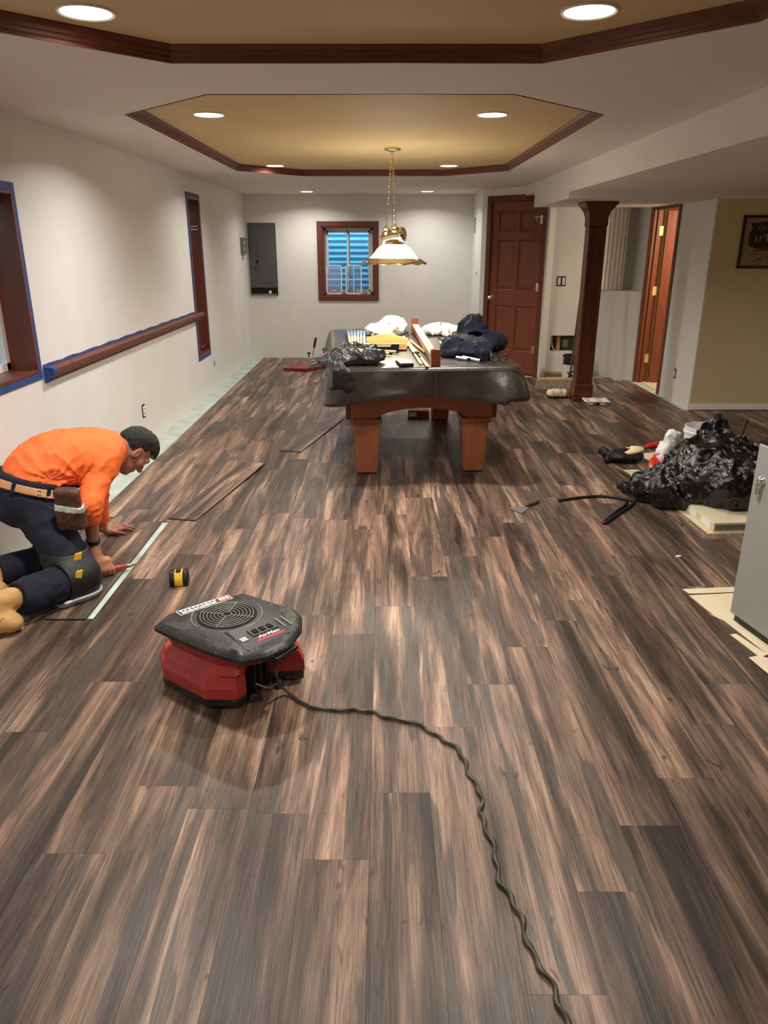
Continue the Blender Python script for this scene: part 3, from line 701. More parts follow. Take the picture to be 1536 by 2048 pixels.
# frame with arched aprons
def apron(x0, x1, y, dy, z0, z1, arch, ax):
    n = 14; pts = [(x0, z1), (x1, z1), (x1, z0)]
    a0, a1 = x0 + .21, x1 - .21
    for i in range(n+1):
        u = 1 - i/n; xx = a0 + (a1-a0)*u; pts.append((xx, z0 + arch*math.sin(PI*u)**.55 if 0 < u < 1 else z0))
    pts.append((x0, z0))
    if ax == 'x': return B().extrude([(p, y, q) for p, q in pts], (0, dy, 0))
    return B().extrude([(y, p, q) for p, q in pts], (dy, 0, 0))
apron(-.53, .53, -.93, .04, .405, .60, .075, 'x').build('apron', 'oak', TT, bevel=.004)
apron(-.53, .53, .89, .04, .405, .60, .075, 'x').build('apron', 'oak', TT, bevel=.004)
for sx in (-1, 1):
    apron(-.93, .93, sx*.51-.02, .04, .405, .60, .075, 'y').build('apron', 'oak', TT, bevel=.004)
for sx in (-1, 1):
    for sy in (-1, 1):
        cx, cy = sx*.385, sy*.84
        g = B().loft([[(cx-.072, cy-.072, .012), (cx+.072, cy-.072, .012), (cx+.072, cy+.072, .012), (cx-.072, cy+.072, .012)], [(cx-.093, cy-.093, .375), (cx+.093, cy-.093, .375), (cx+.093, cy+.093, .375), (cx-.093, cy+.093, .375)]])
        lg = g.build('leg', 'oak', TT, bevel=.005)
        B().box(cx-.105, cx+.105, cy-.105, cy+.105, .373, .408).build('leg_cap', 'oak', lg, bevel=.006)
        B().box(cx-.066, cx+.066, cy-.066, cy+.066, 0, .013).build('foot', 'black', lg)
B().box(-.60, .60, -1.15, 1.15, .595, .785).build('bed', 'oak', TT, bevel=.01)
# draped cover
def cover_loops():
    hw, hl, cr, n = .635, 1.195, .09, 200
    base = []
    segs = [((hw-cr), -(hl-cr), -PI/2), ((hw-cr), (hl-cr), 0), (-(hw-cr), (hl-cr), PI/2), (-(hw-cr), -(hl-cr), PI)]
    for cx, cy, a in segs:
        for i in range(10): th = a + (PI/2)*i/9; base.append((cx + cr*math.cos(th), cy + cr*math.sin(th), th))
    P = []                                    # resample the straight runs
    for i, p in enumerate(base):
        q = base[(i+1) % len(base)]; P.append(p); d = math.hypot(q[0]-p[0], q[1]-p[1])
        if d > .1:
            k = int(d/.03)
            for j in range(1, k): P.append((p[0]+(q[0]-p[0])*j/k, p[1]+(q[1]-p[1])*j/k, p[2]))
    return P
P = cover_loops(); loops = []; acc = 0; S = []
for i, p in enumerate(P):
    S.append(acc); q = P[(i+1) % len(P)]; acc += math.hypot(q[0]-p[0], q[1]-p[1])
def corner(p): return max(0, 1 - math.hypot(abs(p[0])-.60, abs(p[1])-1.16)/.22)
for lv, (ins, z, flare) in enumerate([(-.58, .797, 0), (-.40, .796, 0), (-.25, .797, 0), (-.13, .800, 0), (-.06, .804, 0), (-.022, .803, 0), (-.006, .796, 0), (0, .784, 0), (.003, .765, .15), (.006, .74, .35), (.010, .70, .6), (.014, .65, .85), (.017, .605, 1.0), (.018, .575, 1.05), (.012, .574, 1.05)]):
    l = []
    for i, (x, y, th) in enumerate(P):
        nx, ny = math.cos(th), math.sin(th); s = S[i]; k = corner((x, y))
        wv = .012*math.sin(s*9.0+.6) + .008*math.sin(s*23+1) + .006*noise.noise((s*6, lv*.3, 0)); wv += .010*noise.noise((s*7, z*16, 2)) + .005*noise.noise((s*19, z*30, 5)); wv *= flare
        zz = z
        if lv >= 12: zz = z + .018*math.sin(s*5+1.0) - .012*k + (.03*max(0, math.sin(s*2.1))**4)
        if ins < -.01:
            sx = max(abs(x)+ins, .02)*(1 if x >= 0 else -1); sy = max(abs(y)+ins, .02)*(1 if y >= 0 else -1)
            l.append((sx, sy, zz + .004*noise.noise((sx*5, sy*5, 0))))
        else:
            o_ = ins + wv + flare*.055*k; l.append((x + nx*o_, y + ny*o_, zz + .003*noise.noise((x*8, y*8, z*8))))
    loops.append(l)
cov = B().loft(loops, True, False).build('cover', 'cover', TT, smooth=True)
B().tube([(.05, -1.203, .785), (.052, -1.212, .74), (.05, -1.222, .68), (.05, -1.226, .60)], .003, 6).build('seam', 'cover', cov)
B().tube([(-.60, -1.199, .778), (0, -1.200, .780), (.62, -1.199, .776)], .003, 6).build('seam', 'cover', cov)
for x in (-.50, .52): B().box(x-.035, x+.035, -1.13, -1.09, .555, .575).build('buckle', 'black', TT, bevel=.004)
def tw(x, y, z=.806): return (x, y, z)
TZ = .8055
# ---- clothes on the table
def folds(P, s, amp, off=0.0): return amp*(ridged(P, s, off)*.7 + .3*ridged(P, s*2.1, off+3)) 
M['jacket'] = mat('black nylon', (40, 40, 42), 0.38, vary=0.2, vscale=10, bump=0.3, bscale=35)
def f_jacket(P):
    d = ellipsoid(P, (-.17, 5.02, .835), axes((.9, .35, 0)), (.19, .12, .06))
    d = smin(d, ellipsoid(P, (-.20, 5.18, .845), axes((.8, .3, 0)), (.15, .10, .055)), .03)
    d = smin(d, ellipsoid(P, (-.33, 4.96, .815), axes((1, -.1, 0)), (.10, .09, .03)), .03)
    d = smin(d, capsule(P, (-.30, 4.87, .82), (-.285, 4.775, .79), .038, .04), .03)
    d = smin(d, rbox(P, (-.275, 4.752, .74), I3, (.062, .016, .065), .014), .02)
    return np.maximum(d - creases(P, 11, 2, 1.8)*.060 + .026, (.800 - P[:, 2])*(P[:, 1] > 4.80) - 1*(P[:, 1] <= 4.80))
o = iso('jacket', f_jacket, (-.50, 4.68, .64), (.08, 5.36, .94), .008, 'jacket'); tag(o, 'crumpled black jacket over the front left corner of the pool table', 'jacket')
M['navy'] = mat('navy fleece', (17, 21, 38), 0.9, vary=0.2, vscale=14, bump=0.3, bscale=60)
def f_navy(P):
    d = ellipsoid(P, (.60, 5.50, .84), axes((1, .2, 0)), (.17, .22, .07))
    d = smin(d, ellipsoid(P, (.665, 5.75, .93), axes((.4, 1, .2)), (.13, .10, .10)), .05)
    d = smin(d, ellipsoid(P, (.69, 5.80, .975), axes((1, .2, .1)), (.075, .08, .06)), .03)
    d = smin(d, ellipsoid(P, (.80, 5.62, .87), axes((1, -.2, -.1)), (.10, .09, .055)), .04)
    d = smin(d, capsule(P, (.46, 5.34, .82), (.70, 5.30, .83), .035, .04), .03)
    return np.maximum(d - creases(P, 10, 5, 1.8)*.075 + .034, .800 - P[:, 2])
o = iso('sweater', f_navy, (.34, 5.14, .785), (.98, 6.05, 1.10), .009, 'navy'); tag(o, 'navy blue sweater heaped at the right of the pool table', 'sweater')
M['poly'] = mat('white polythene', (208, 204, 198), 0.3, vary=0.05, vscale=20, bump=0.5, bscale=40)
def f_bag1(P):
    d = ellipsoid(P, (.0, 6.76, .83), I3, (.145, .14, .05)); d = smin(d, ellipsoid(P, (.085, 6.80, .865), I3, (.10, .13, .075)), .04)
    return np.maximum(d - creases(P, 17, 9, 1.5)*.07 + .030, .800 - P[:, 2])
o = iso('plastic_bag', f_bag1, (-.26, 6.5, .785), (.32, 7.02, 1.0), .009, 'poly'); tag(o, 'crumpled white plastic bag at the back left of the pool table', 'plastic bag')
def f_bag2(P):
    d = ellipsoid(P, (.515, 6.78, .83), axes((1, -.2, 0)), (.17, .16, .045)); return np.maximum(d - creases(P, 15, 21, 1.5)*.06 + .026, .800 - P[:, 2])
o = iso('plastic_bag', f_bag2, (.26, 6.5, .785), (.76, 7.06, .96), .009, 'poly'); tag(o, 'flat white plastic bag at the back of the table behind the navy sweater', 'plastic bag')
# ---- paint brushes
M['bristle'] = mat('grey bristles', (62, 70, 74), 0.8, vary=0.3, vscale=60); M['lightwood'] = mat('pale wood', (226, 196, 140), 0.5, vary=0.1, vscale=14)
M['ferrule'] = mat('blue steel ferrule', (120, 142, 168), 0.45, metal=0.3)
bl = ['leftmost', 'second from the left', 'third from the left', 'third from the right', 'second from the right', 'rightmost']
for i in range(6):
    x0, x1 = (-.320, -.290, -.262, -.232, -.204, -.176)[i], (-.255, -.236, -.217, -.198, -.174, -.151)[i]
    a = Vector((x0, 6.72, TZ)); b = Vector((x1, 5.80, TZ)); d = (b-a).normalized(); ln = .42
    t = thing('paint_brush', 'long flat paint brush, %s of the six on the pool table' % bl[i], 'paint brush', (x0*.7+x1*.3, 6.44, TZ), math.atan2(-d.x, d.y*1) if False else math.atan2(d.y, d.x), group='paint brushes on the pool table')
    q = B().loft([[(-.34, -.008, .004), (-.34, .008, .004), (-.34, .008, .026), (-.34, -.008, .026)], [(-.17, -.0095, 0), (-.17, .0095, 0), (-.17, .0095, .030), (-.17, -.0095, .030)]]).build('bristles', 'bristle', t)
    B().ball((-.34, 0, .016), .013, 8, 6).build('bristle_tip', 'white', q)
    B().box(-.17, .10, -.0095, .0095, 0, .032).build('ferrule', 'ferrule', t, bevel=.002)
    B().loft([[(.10, -.0085, .001), (.10, .0085, .001), (.10, .0085, .030), (.10, -.0085, .030)], [(.24, -.0095, .001), (.24, .0095, .001), (.24, .0095, .026), (.24, -.0095, .026)], [(.62, -.007, .001), (.62, .007, .001), (.62, .007, .022), (.62, -.007, .022)]]).build('handle', 'lightwood', t, bevel=.002)
# ---- wooden tool caddy with black tool, sticks, box
M['pine'] = mat('yellow pine', (226, 192, 128), 0.5, vary=0.12, vscale=16, stretch=(.3, 2, 2))
t = thing('wooden_tray', 'low yellow wooden tray with a peaked back on the pool table', 'wooden tray', (.01, 5.83, TZ), math.radians(-4))
B().box(-.16, .17, -.14, .16, 0, .012).build('bottom', 'pine', t, bevel=.002)
B().box(-.16, .17, -.14, -.122, .012, .045).build('side', 'pine', t, bevel=.002)
B().extrude([(-.16, .142, .012), (.17, .142, .012), (.17, .142, .05), (.03, .142, .085), (-.02, .142, .085), (-.16, .142, .055)], (0, .018, 0)).build('side', 'pine', t, bevel=.002)
t = thing('plastic_tool', 'black moulded plastic tool lying in front of the yellow wooden tray', 'tool', (.0, 5.62, TZ))
B().extrude([(-.11, 0, 0), (.11, 0, 0), (.115, 0, .05), (.06, 0, .05), (.05, 0, .032), (-.05, 0, .032), (-.06, 0, .05), (-.115, 0, .05)], (0, .03, 0)).build('body', 'black', t, bevel=.004)
for i, (a, b, lb) in enumerate((((-.09, 5.56, TZ+.009), (.09, 5.50, TZ+.009), 'pale wooden dowel with a dark tip in front of the black tool'), ((-.04, 5.46, TZ+.009), (.04, 5.40, TZ+.009), 'short pale wooden dowel nearest the flat black case'))):
    t = thing('dowel', lb, 'dowel', (a[0], a[1], TZ)); B().tube([a, b], .009, 10).build('shaft', 'pine', t, smooth=.7, world=True)
    a, b = Vector(a), Vector(b); B().tube([b, b + (b-a).normalized()*.02], .0095, 10).build('tip', 'dark', t, smooth=.7, world=True)
t = thing('flat_case', 'flat black case with a grey face near the front edge of the table', 'case', (.135, 4.925, TZ), math.radians(10))
B().box(-.045, .045, -.085, .085, 0, .022).build('body', 'black', t, bevel=.004); B().box(-.04, .04, -.075, .08, .0222, .0235).build('face', 'greybox', t)
# ---- wooden strips and stained rail piece
for a, b, w_, m_, lb in (((.168, 6.50), (.246, 4.93), .018, 'lightwood', 'longest pale wooden strip on the pool table'), ((.196, 6.14), (.283, 4.83), .018, 'lightwood', 'pale wooden strip nearest the stained rail piece'),
                      ((.215, 6.22), (.300, 5.50), .016, 'stud', 'brownish wooden strip beside the stained rail piece'), ((.455, 6.40), (.525, 5.90), .012, 'dark', 'thin dark rod pointing under the navy sweater'), ((.455, 6.12), (.495, 5.72), .02, 'lightwood', 'pale wooden strip tucked under the navy sweater')):
    t = B().obox((a[0], a[1], TZ), (b[0], b[1], TZ), w_, .010, center=False).build('wood_strip', m_, bevel=.002); tag(t, lb, 'wood strip')
M['redwood'] = mat('stained rail wood', (108, 50, 34), 0.35, vary=0.18, vscale=12, coat=0.3)
M['railsheen'] = mat('rail top sheen', (216, 176, 144), 0.5, vary=0.1, vscale=14)  # pale tone paints the light reflecting off the rail's top
t = thing('wooden_rail', 'long stained wooden rail with block ends lying along the pool table', 'wooden rail', (.31, 5.95, TZ), math.atan2(2.17, -.055) - PI/2)
B().box(-.028, .028, -1.02, 1.02, .012, .062).build('rail', 'redwood', t, bevel=.006)
B().box(-.0275, .0275, -1.0, 1.0, .0605, .064).build('top_face', 'railsheen', t)
B().box(-.031, .031, -1.085, -1.0, 0, .108).build('end_block', 'redwood', t, bevel=.004)
B().box(-.031, .031, 1.0, 1.06, 0, .118).build('end_block', 'redwood', t, bevel=.004)
for (x, y, lb) in ((.272, 5.30, 'dark curved spring clamp near the front of the stained rail'), (.232, 6.60, 'dark curved spring clamp near the back of the stained rail')):
    t = thing('spring_clamp', lb, 'clamp', (x, y, TZ)); n = 12
    B().tube([(-.02 - .03*math.sin(PI*i/n), -.10 + .2*i/n, .012 + .02*math.sin(PI*i/n)) for i in range(n+1)], .006, 8).build('bow', 'dark', t, smooth=True)
    B().tube([(-.02, .10, .012), (-.07, .11, .010)], .006, 8).build('jaw', 'dark', t, smooth=True)
# ---- small things at the right front
for i, (x, y, a, ln, lb) in enumerate(((.540, 5.17, -.9, .11, 'shorter white stick with a dark end beside the navy sweater'), (.600, 5.14, -1.05, .20, 'longer white stick with a dark end nearest the glass jar'))):
    t = thing('white_stick', lb, 'stick', (x, y, TZ), a); B().tube([(-ln/2, 0, .010), (ln/2, 0, .010)], .009, 10).build('barrel', 'white', t, smooth=.7)
    B().tube([(ln/2, 0, .010), (ln/2+.02, 0, .010)], .0085, 10).build('cap', 'dark', t, smooth=.7)
M['jarglass'] = mat('jar glass', (240, 246, 246), 0.03, trans=1.0, ior=1.18)
t = thing('glass_jar', 'small clear glass jar with a threaded neck on the pool table', 'jar', (.684, 5.045, TZ))
B().lathe([(.034, 0), (.038, .004), (.039, .060), (.036, .070), (.031, .076), (.031, .094), (.0285, .094), (.0285, .076), (.034, .068), (.0355, .060), (.0355, .006), (.002, .005)], n=28, cap1=True).build('body', 'jarglass', t, smooth=.8)
for z in (.080, .086, .0925): B().torus((0, 0, z), .0312, .0013, 28, 6).build('thread', 'jarglass', t, smooth=True)
t = thing('eyeglasses', 'dark framed eyeglasses folded open beside the glass jar', 'eyeglasses', (.785, 5.03, TZ), math.radians(12))
for sx in (-1, 1): B().torus((sx*.029-.01, 0, .026), .024, .0034, 24, 6, nrm=(0, 1, 0.1)).build('rim', 'black', t, smooth=True)
B().tube([(-.017, -.001, .032), (-.003, -.001, .032)], .003, 6).build('bridge', 'black', t)
for x, dx in ((.043, .035), (-.063, .05)):
    B().tube([(x, 0, .036), (x+dx, .14, .040), (x+dx+.006, .18, .028), (x+dx+.008, .20, .010)], .0036, 6).build('temple', 'black', t, smooth=True)
# ---- red box under the table
M['redcard'] = mat('red carton', (142, 44, 34), 0.5, vary=0.15, vscale=9)
t = thing('red_carton', 'small red carton on the floor under the pool table', 'box', (.33, 6.98, 0), math.radians(-2)); B().box(-.10, .10, -.05, .05, 0, .07).build('body', 'redcard', t, bevel=.003)
B().box(-.09, -.02, -.0515, -.05, .015, .055).build('label', 'card', t)

# ================================================================== THINGS ON THE FLOOR
# ---- air mover fan
M['fanred'] = mat('red moulded plastic', (186, 60, 57), 0.42, vary=0.16, vscale=7, col2=(146, 46, 44), bump=0.1, bscale=40)
M['fanblack'] = mat('dusty black plastic', (27, 27, 28), 0.42, vary=0.5, vscale=16, col2=(46, 45, 43), bump=0.15, bscale=60)
def speckle(m, col, th=.66, sc=260):
    nt = m.node_tree; N = nt.nodes; K = nt.links; p = N['Principled BSDF']; old = p.inputs['Base Color'].links[0].from_socket
    tc = N.new('ShaderNodeTexCoord'); n = N.new('ShaderNodeTexNoise'); n.inputs['Scale'].default_value = sc; n.inputs['Detail'].default_value = 1; K.new(tc.outputs['Object'], n.inputs['Vector'])
    r = N.new('ShaderNodeValToRGB'); r.color_ramp.elements[0].position = th; r.color_ramp.elements[1].position = th + .05; K.new(n.outputs['Fac'], r.inputs[0])
    x = N.new('ShaderNodeMix'); x.data_type = 'RGBA'; x.inputs[7].default_value = lin(col); K.new(r.outputs[0], x.inputs[0]); K.new(old, x.inputs[6]); K.new(x.outputs[2], p.inputs['Base Color'])
speckle(M['fanblack'], (112, 110, 104), .70, 75); speckle(M['fanred'], (196, 130, 126), .74, 80)
M['wire'] = mat('grey wire', (150, 146, 134), 0.4, metal=0.4)
M['lblwhite'] = mat('label white', (226, 224, 218), 0.5); M['lblred'] = mat('label red', (178, 40, 44), 0.5)
FAN = thing('air_mover', 'red and black low air mover fan standing on the floor', 'fan', (-.54, 2.39, 0), math.radians(-33.4))
PLATE = [(-.235,-.175),(-.085,-.184),(.065,-.187),(.19,-.172),(.242,-.105),(.262,-.01),(.22,.11),(.165,.18),(.105,.21),(-.15,.205),(-.262,-.10)]
SKIRT = [(-.30,-.11),(-.20,-.180),(.03,-.195),(.125,-.135),(.122,-.07),(.065,-.045),(.065,.045),(.125,.065),(.200,.075),(.210,.125),(.175,.17),(.095,.235),(-.16,.22),(-.31,.0)]
def rayr(poly, th):
    d = (math.cos(th), math.sin(th)); best = 1e9
    for i in range(len(poly)):
        a, b = poly[i], poly[(i+1) % len(poly)]; ex, ey = b[0]-a[0], b[1]-a[1]; den = d[0]*ey - d[1]*ex
        if abs(den) < 1e-9: continue
        t = (a[0]*ey - a[1]*ex)/den; u = (a[0]*d[1] - a[1]*d[0])/den
        if t > 0 and -1e-6 <= u <= 1+1e-6: best = min(best, t)
    return best
NA = 120; TH = [2*PI*i/NA for i in range(NA)]; RP = [rayr(PLATE, t) for t in TH]; RS = [rayr(SKIRT, t) for t in TH]
def floop(fn, z): return [(fn(i)*math.cos(TH[i]), fn(i)*math.sin(TH[i]), z) for i in range(NA)]
B().loft([floop(lambda i: RS[i]*.93, .018), floop(lambda i: RS[i]*.985, .024), floop(lambda i: RS[i]*.99, .056)]).build('base', 'fanblack', FAN, smooth=.5)
B().loft([floop(lambda i: RS[i], .055), floop(lambda i: RS[i]*1.005, .062), floop(lambda i: RS[i]*1.0, .098), floop(lambda i: RS[i]*.975, .106), floop(lambda i: RS[i]*.93, .135), floop(lambda i: min(RS[i]*.90 + .02, RP[i]*.86) , .150), floop(lambda i: max(min(RS[i]*.86, RP[i]*.80), RP[i]*.66), .175), floop(lambda i: RP[i]*.84, .205), floop(lambda i: RP[i]*.965, .236)]).build('body', 'fanred', FAN, smooth=.45)
B().loft([floop(lambda i: RP[i]*.96, .232), floop(lambda i: RP[i], .236), floop(lambda i: RP[i], .249), floop(lambda i: RP[i]-.008, .257), floop(lambda i: RP[i]-.030, .270), floop(lambda i: RP[i]*.5, .271)]).build('top_plate', 'fanblack', FAN, smooth=.6)
gc = (-.052, .012)
B().lathe([(.002, .2712), (.098, .2712), (.104, .2735), (.110, .2712)], (gc[0], gc[1], 0), n=48, cap0=False, cap1=False).build('grille_well', 'dark', FAN, smooth=.5)
gr = None
for r in (.018, .032, .046, .059, .072, .085, .097):
    o = B().torus((gc[0], gc[1], .2755), r, .0015, 40, 6).build('grille_ring', 'wire', FAN, smooth=True)
for a in (0.4, 0.4+PI/2, 0.4+PI, 0.4+1.5*PI): B().tube([(gc[0]+.012*math.cos(a), gc[1]+.012*math.sin(a), .2745), (gc[0]+.104*math.cos(a), gc[1]+.104*math.sin(a), .2745)], .0014, 6).build('grille_spoke', 'wire', FAN)
for a0, a1 in ((-.25, 1.35), (2.9, 4.5)):
    B().tube([(gc[0]+.128*math.cos(a0+(a1-a0)*i/16), gc[1]+.128*math.sin(a0+(a1-a0)*i/16), .2725) for i in range(17)], .002, 6).build('seam_ring', 'wire', FAN, smooth=True)
# sunken control panel
cp = B(); q = [(.030, -.094), (.095, .150), (.225, .045), (.190, -.135)]
cp.loft([[(x, y, .2705) for x, y in q], [(q[0][0]+.012, q[0][1]+.012, .2745), (q[1][0]+.006, q[1][1]-.014, .2745), (q[2][0]-.012, q[2][1], .2665), (q[3][0]-.008, q[3][1]+.012, .2665)]]); ctl = cp.build('control_panel', 'black', FAN, bevel=.003)
tn = Vector((.30, 1, 0)).normalized()
def cpt(u, v, h=0): # u along the panel, v down the slope
    p = Vector((.118, .005, .2725)) + Vector((.26, .965, 0))*u + Vector((.965, -.26, -.055))*v; return (p.x, p.y, p.z + h)
def cquad(u0, u1, v0, v1, m_, nm, h=.0016): B().extrude([cpt(u0, v0), cpt(u1, v0), cpt(u1, v1), cpt(u0, v1)], (0, 0, h)).build(nm, m_, ctl)
cquad(-.056, .056, .046, .074, 'fanblack', 'label_plate'); cquad(-.055, .055, .062, .074, 'lblred', 'label_stripe', .0022)
textmesh('lettering', 'AirMax', .025, 'lblwhite', ctl, frame_mtx(cpt(0, .052, .0028), (.26, .965, 0), (-.965, .26, .055)), bold=.0004, shear=.25, sx=1.15)
cquad(-.05, .055, -.012, .036, 'fanblack', 'switch_plate', .003)
for u in (-.03, 0, .03): cquad(u-.009, u+.009, .0, .024, 'dark', 'switch', .006)
cquad(-.10, -.075, .02, .045, 'wire', 'socket_plate', .003)
# vent slots (pale streaks)
for u in (.075, .10): cquad(u-.002, u+.002, -.02, .05, 'wire', 'rib', .003)
# product label strip along the back edge
la, lb = Vector((-.228, -.075, .2712)), Vector((-.168, .135, .2712)); ld_ = (lb-la).normalized(); lp = Vector((ld_.y, -ld_.x, 0))
def lq(u0, u1, v0, v1, m_, h): 
    p = [la + ld_*u0 + lp*v0, la + ld_*u1 + lp*v0, la + ld_*u1 + lp*v1, la + ld_*u0 + lp*v1]; B().extrude([tuple(x) for x in p], (0, 0, h)).build('label', m_, FAN)
lq(0, .218, 0, .040, 'lblwhite', .0012); lq(.003, .215, .003, .037, 'fanblack', .0016); lq(.165, .212, .006, .034, 'lblred', .0022)
for i in range(9): lq(.010+i*.017, .022+i*.017, .006, .015, 'lblwhite', .0022)
for i in range(6): lq(.012+i*.024, .033+i*.024, .021, .033, 'lblwhite', .0022)
for i in range(3): lq(.170+i*.014, .180+i*.014, .010, .030, 'lblwhite', .0027)
# side hump of the lid, outlet and feet
B().loft([[(.10, -.045, .02), (.10, .045, .02), (.10, .045, .15), (.10, -.045, .15)], [(.06, -.045, .02), (.06, .045, .02), (.06, .045, .15), (.06, -.045, .15)]]).build('outlet', 'dark', FAN)
for y in (-.03, 0, .03): B().box(.075, .112, y-.002, y+.002, .03, .14).build('outlet_fin', 'fanblack', FAN)
for x, y, a in ((-.02, -.145, .3), (.115, -.045, .9), (.125, .075, -.5), (-.22, -.05, 0), (-.12, .17, 0)):
    m = B().loft([[(-.028, -.016, .0), (.028, -.016, 0), (.028, .016, 0), (-.028, .016, 0)], [(-.016, -.010, .03), (.016, -.010, .03), (.016, .010, .03), (-.016, .010, .03)]])
    ca, sa = math.cos(a), math.sin(a); m.v = [(x+vx*ca-vy*sa, y+vx*sa+vy*ca, vz) for vx, vy, vz in m.v]; m.build('foot', 'fanblack', FAN, bevel=.003)
B().tube([(.11, -.03, .06), (.14, 0, .035), (.15, .04, .035), (.12, .075, .07)], .0035, 8).build('loop_wire', 'wire', FAN, smooth=True)
B().box(.225, .266, -.075, .035, .222, .236).build('clip', 'black', FAN, bevel=.003)
# cord
pts = [(-.375, 2.262, .205), (-.380, 2.262, .15), (-.378, 2.285, .075), (-.36, 2.32, .022), (-.33, 2.300, .008), (-.263, 2.238, .007), (-.17, 2.222, .007), (-.084, 2.214, .007), (-.01, 2.192, .007), (.055, 2.162, .007), (.13, 2.12, .007), (.217, 2.033, .007), (.258, 1.93, .007), (.282, 1.818, .007), (.283, 1.74, .007), (.288, 1.665, .007), (.296, 1.56, .007), (.306, 1.473, .007), (.322, 1.395, .007), (.337, 1.325, .007), (.364, 1.197, .007), (.391, 1.098, .007), (.44, .9, .007), (.55, .5, .007), (.8, .0, .007)]
def catmull(p, k=10):
    out = []; p = [Vector(v) for v in p]
    for i in range(len(p)-1):
        a, b, c_, d = p[max(i-1, 0)], p[i], p[i+1], p[min(i+2, len(p)-1)]
        for j in range(k):
            t = j/k; out.append(.5*((2*b) + (c_-a)*t + (2*a-5*b+4*c_-d)*t*t + (3*b-a-3*c_+d)*t**3))
    return out + [p[-1]]
cp_ = catmull(pts, 12); m = B(); loops = []; n = 10; s_ = 0
for i, p in enumerate(cp_):
    t_ = (cp_[min(i+1, len(cp_)-1)] - cp_[max(i-1, 0)]).normalized(); a = t_.cross(Vector((0, 0, 1)))
    a = a.normalized() if a.length > .05 else Vector((1, 0, 0)); b = a.cross(t_).normalized()
    if i: s_ += (p - cp_[i-1]).length
    on = min(1, max(0, (s_-.28)*4)); wig = a*(.0045*math.sin(s_*75) + .006*math.sin(s_*31+1))*on
    tw_ = s_*48; l = []
    for j in range(n):
        th = 2*PI*j/n; x, y = .0072*math.cos(th), .0050*math.sin(th); x, y = x*math.cos(tw_)-y*math.sin(tw_), x*math.sin(tw_)+y*math.cos(tw_)
        l.append(tuple(p + wig + a*x + b*y + Vector((0, 0, .001))))
    loops.append(l)
m.loft(loops)
M['cordmat'] = mat('dark rubber cord', (44, 42, 38), 0.45, vary=0.6, vscale=22, col2=(86, 82, 72))
m.build('power_cord', 'cordmat', FAN, smooth=True, world=True)

# ---- tape measure
M['yellow'] = mat('yellow plastic', (226, 182, 40), 0.4)
t = thing('tape_measure', 'yellow and black tape measure on the planks beside the man', 'tape measure', (-.992, 3.265, 0), math.radians(8))
def rounded(poly, r, k=4):
    out = []
    n = len(poly)
    for i in range(n):
        p0, p1, p2 = Vector(poly[i-1]), Vector(poly[i]), Vector(poly[(i+1) % n]); a = p1 + (p0-p1).normalized()*r; b = p1 + (p2-p1).normalized()*r
        for j in range(k+1):
            u = j/k; out.append(tuple((1-u)**2*a + 2*u*(1-u)*p1 + u*u*b))
    return out
side = rounded([(-.038, .0), (.038, 0), (.042, .03), (.030, .070), (-.018, .074), (-.040, .04)], .014)
B().extrude([(-.020, y, z) for y, z in side], (.040, 0, 0)).build('shell', 'yellow', t, bevel=.003)
for x0, x1 in ((-.043, -.019), (.019, .043)): B().extrude([(x0, y*1.03, z*1.03 if z > .001 else 0) for y, z in side], (x1-x0, 0, 0)).build('grip', 'rubber', t, bevel=.007)
B().box(-.012, .012, -.022, .006, .072, .079).build('lock', 'black', t, bevel=.002)

# ---- loose planks
def loose(c0, c1, label, z0, z1, wd=.178):
    c0, c1 = Vector(c0), Vector(c1); d = c1-c0; t = thing('floor_plank', label, 'floor plank', (c0.x, c0.y, 0), math.atan2(d.y, d.x), group='loose vinyl planks')
    ln = d.length; m = B().add([(0,-wd/2,z0),(ln,-wd/2,z1),(ln,wd/2,z1),(0,wd/2,z0),(0,-wd/2,z0+.0055),(ln,-wd/2,z1+.0055),(ln,wd/2,z1+.0055),(0,wd/2,z0+.0055)], [(3,2,1,0),(4,5,6,7),(0,1,5,4),(1,2,6,5),(2,3,7,6),(3,0,4,7)])
    o = m.build('board', 'plank', t)
    # let the grain run lengthwise: board coordinates turned a quarter
    o.rotation_euler = (0, 0, -PI/2); o.data.transform(Matrix.Rotation(PI/2, 4, 'Z'))
    B().add([(0,-wd/2-.0006,z0-.0002),(ln,-wd/2-.0006,z1-.0002),(ln,-wd/2,z1+.005),(0,-wd/2,z0+.005)], [(0,1,2,3)]).add([(-.0006,-wd/2,z0),(-.0006,wd/2,z0),(-.0002,wd/2,z0+.005),(-.0002,-wd/2,z0+.005)], [(0,1,2,3)]).build('cut_edge', 'rubber', t)
    return t
loose((-1.21, 4.15), (-.975, 5.346), 'loose vinyl plank lying askew beside the man', .0008, .012)
loose((-.748, 5.71), (-.465, 6.88), 'loose vinyl plank lying askew left of the pool table', .0008, .008)
loose((-1.400, 2.895), (-1.407, 4.11), 'vinyl plank the man is pressing into place', .0012, .0012)

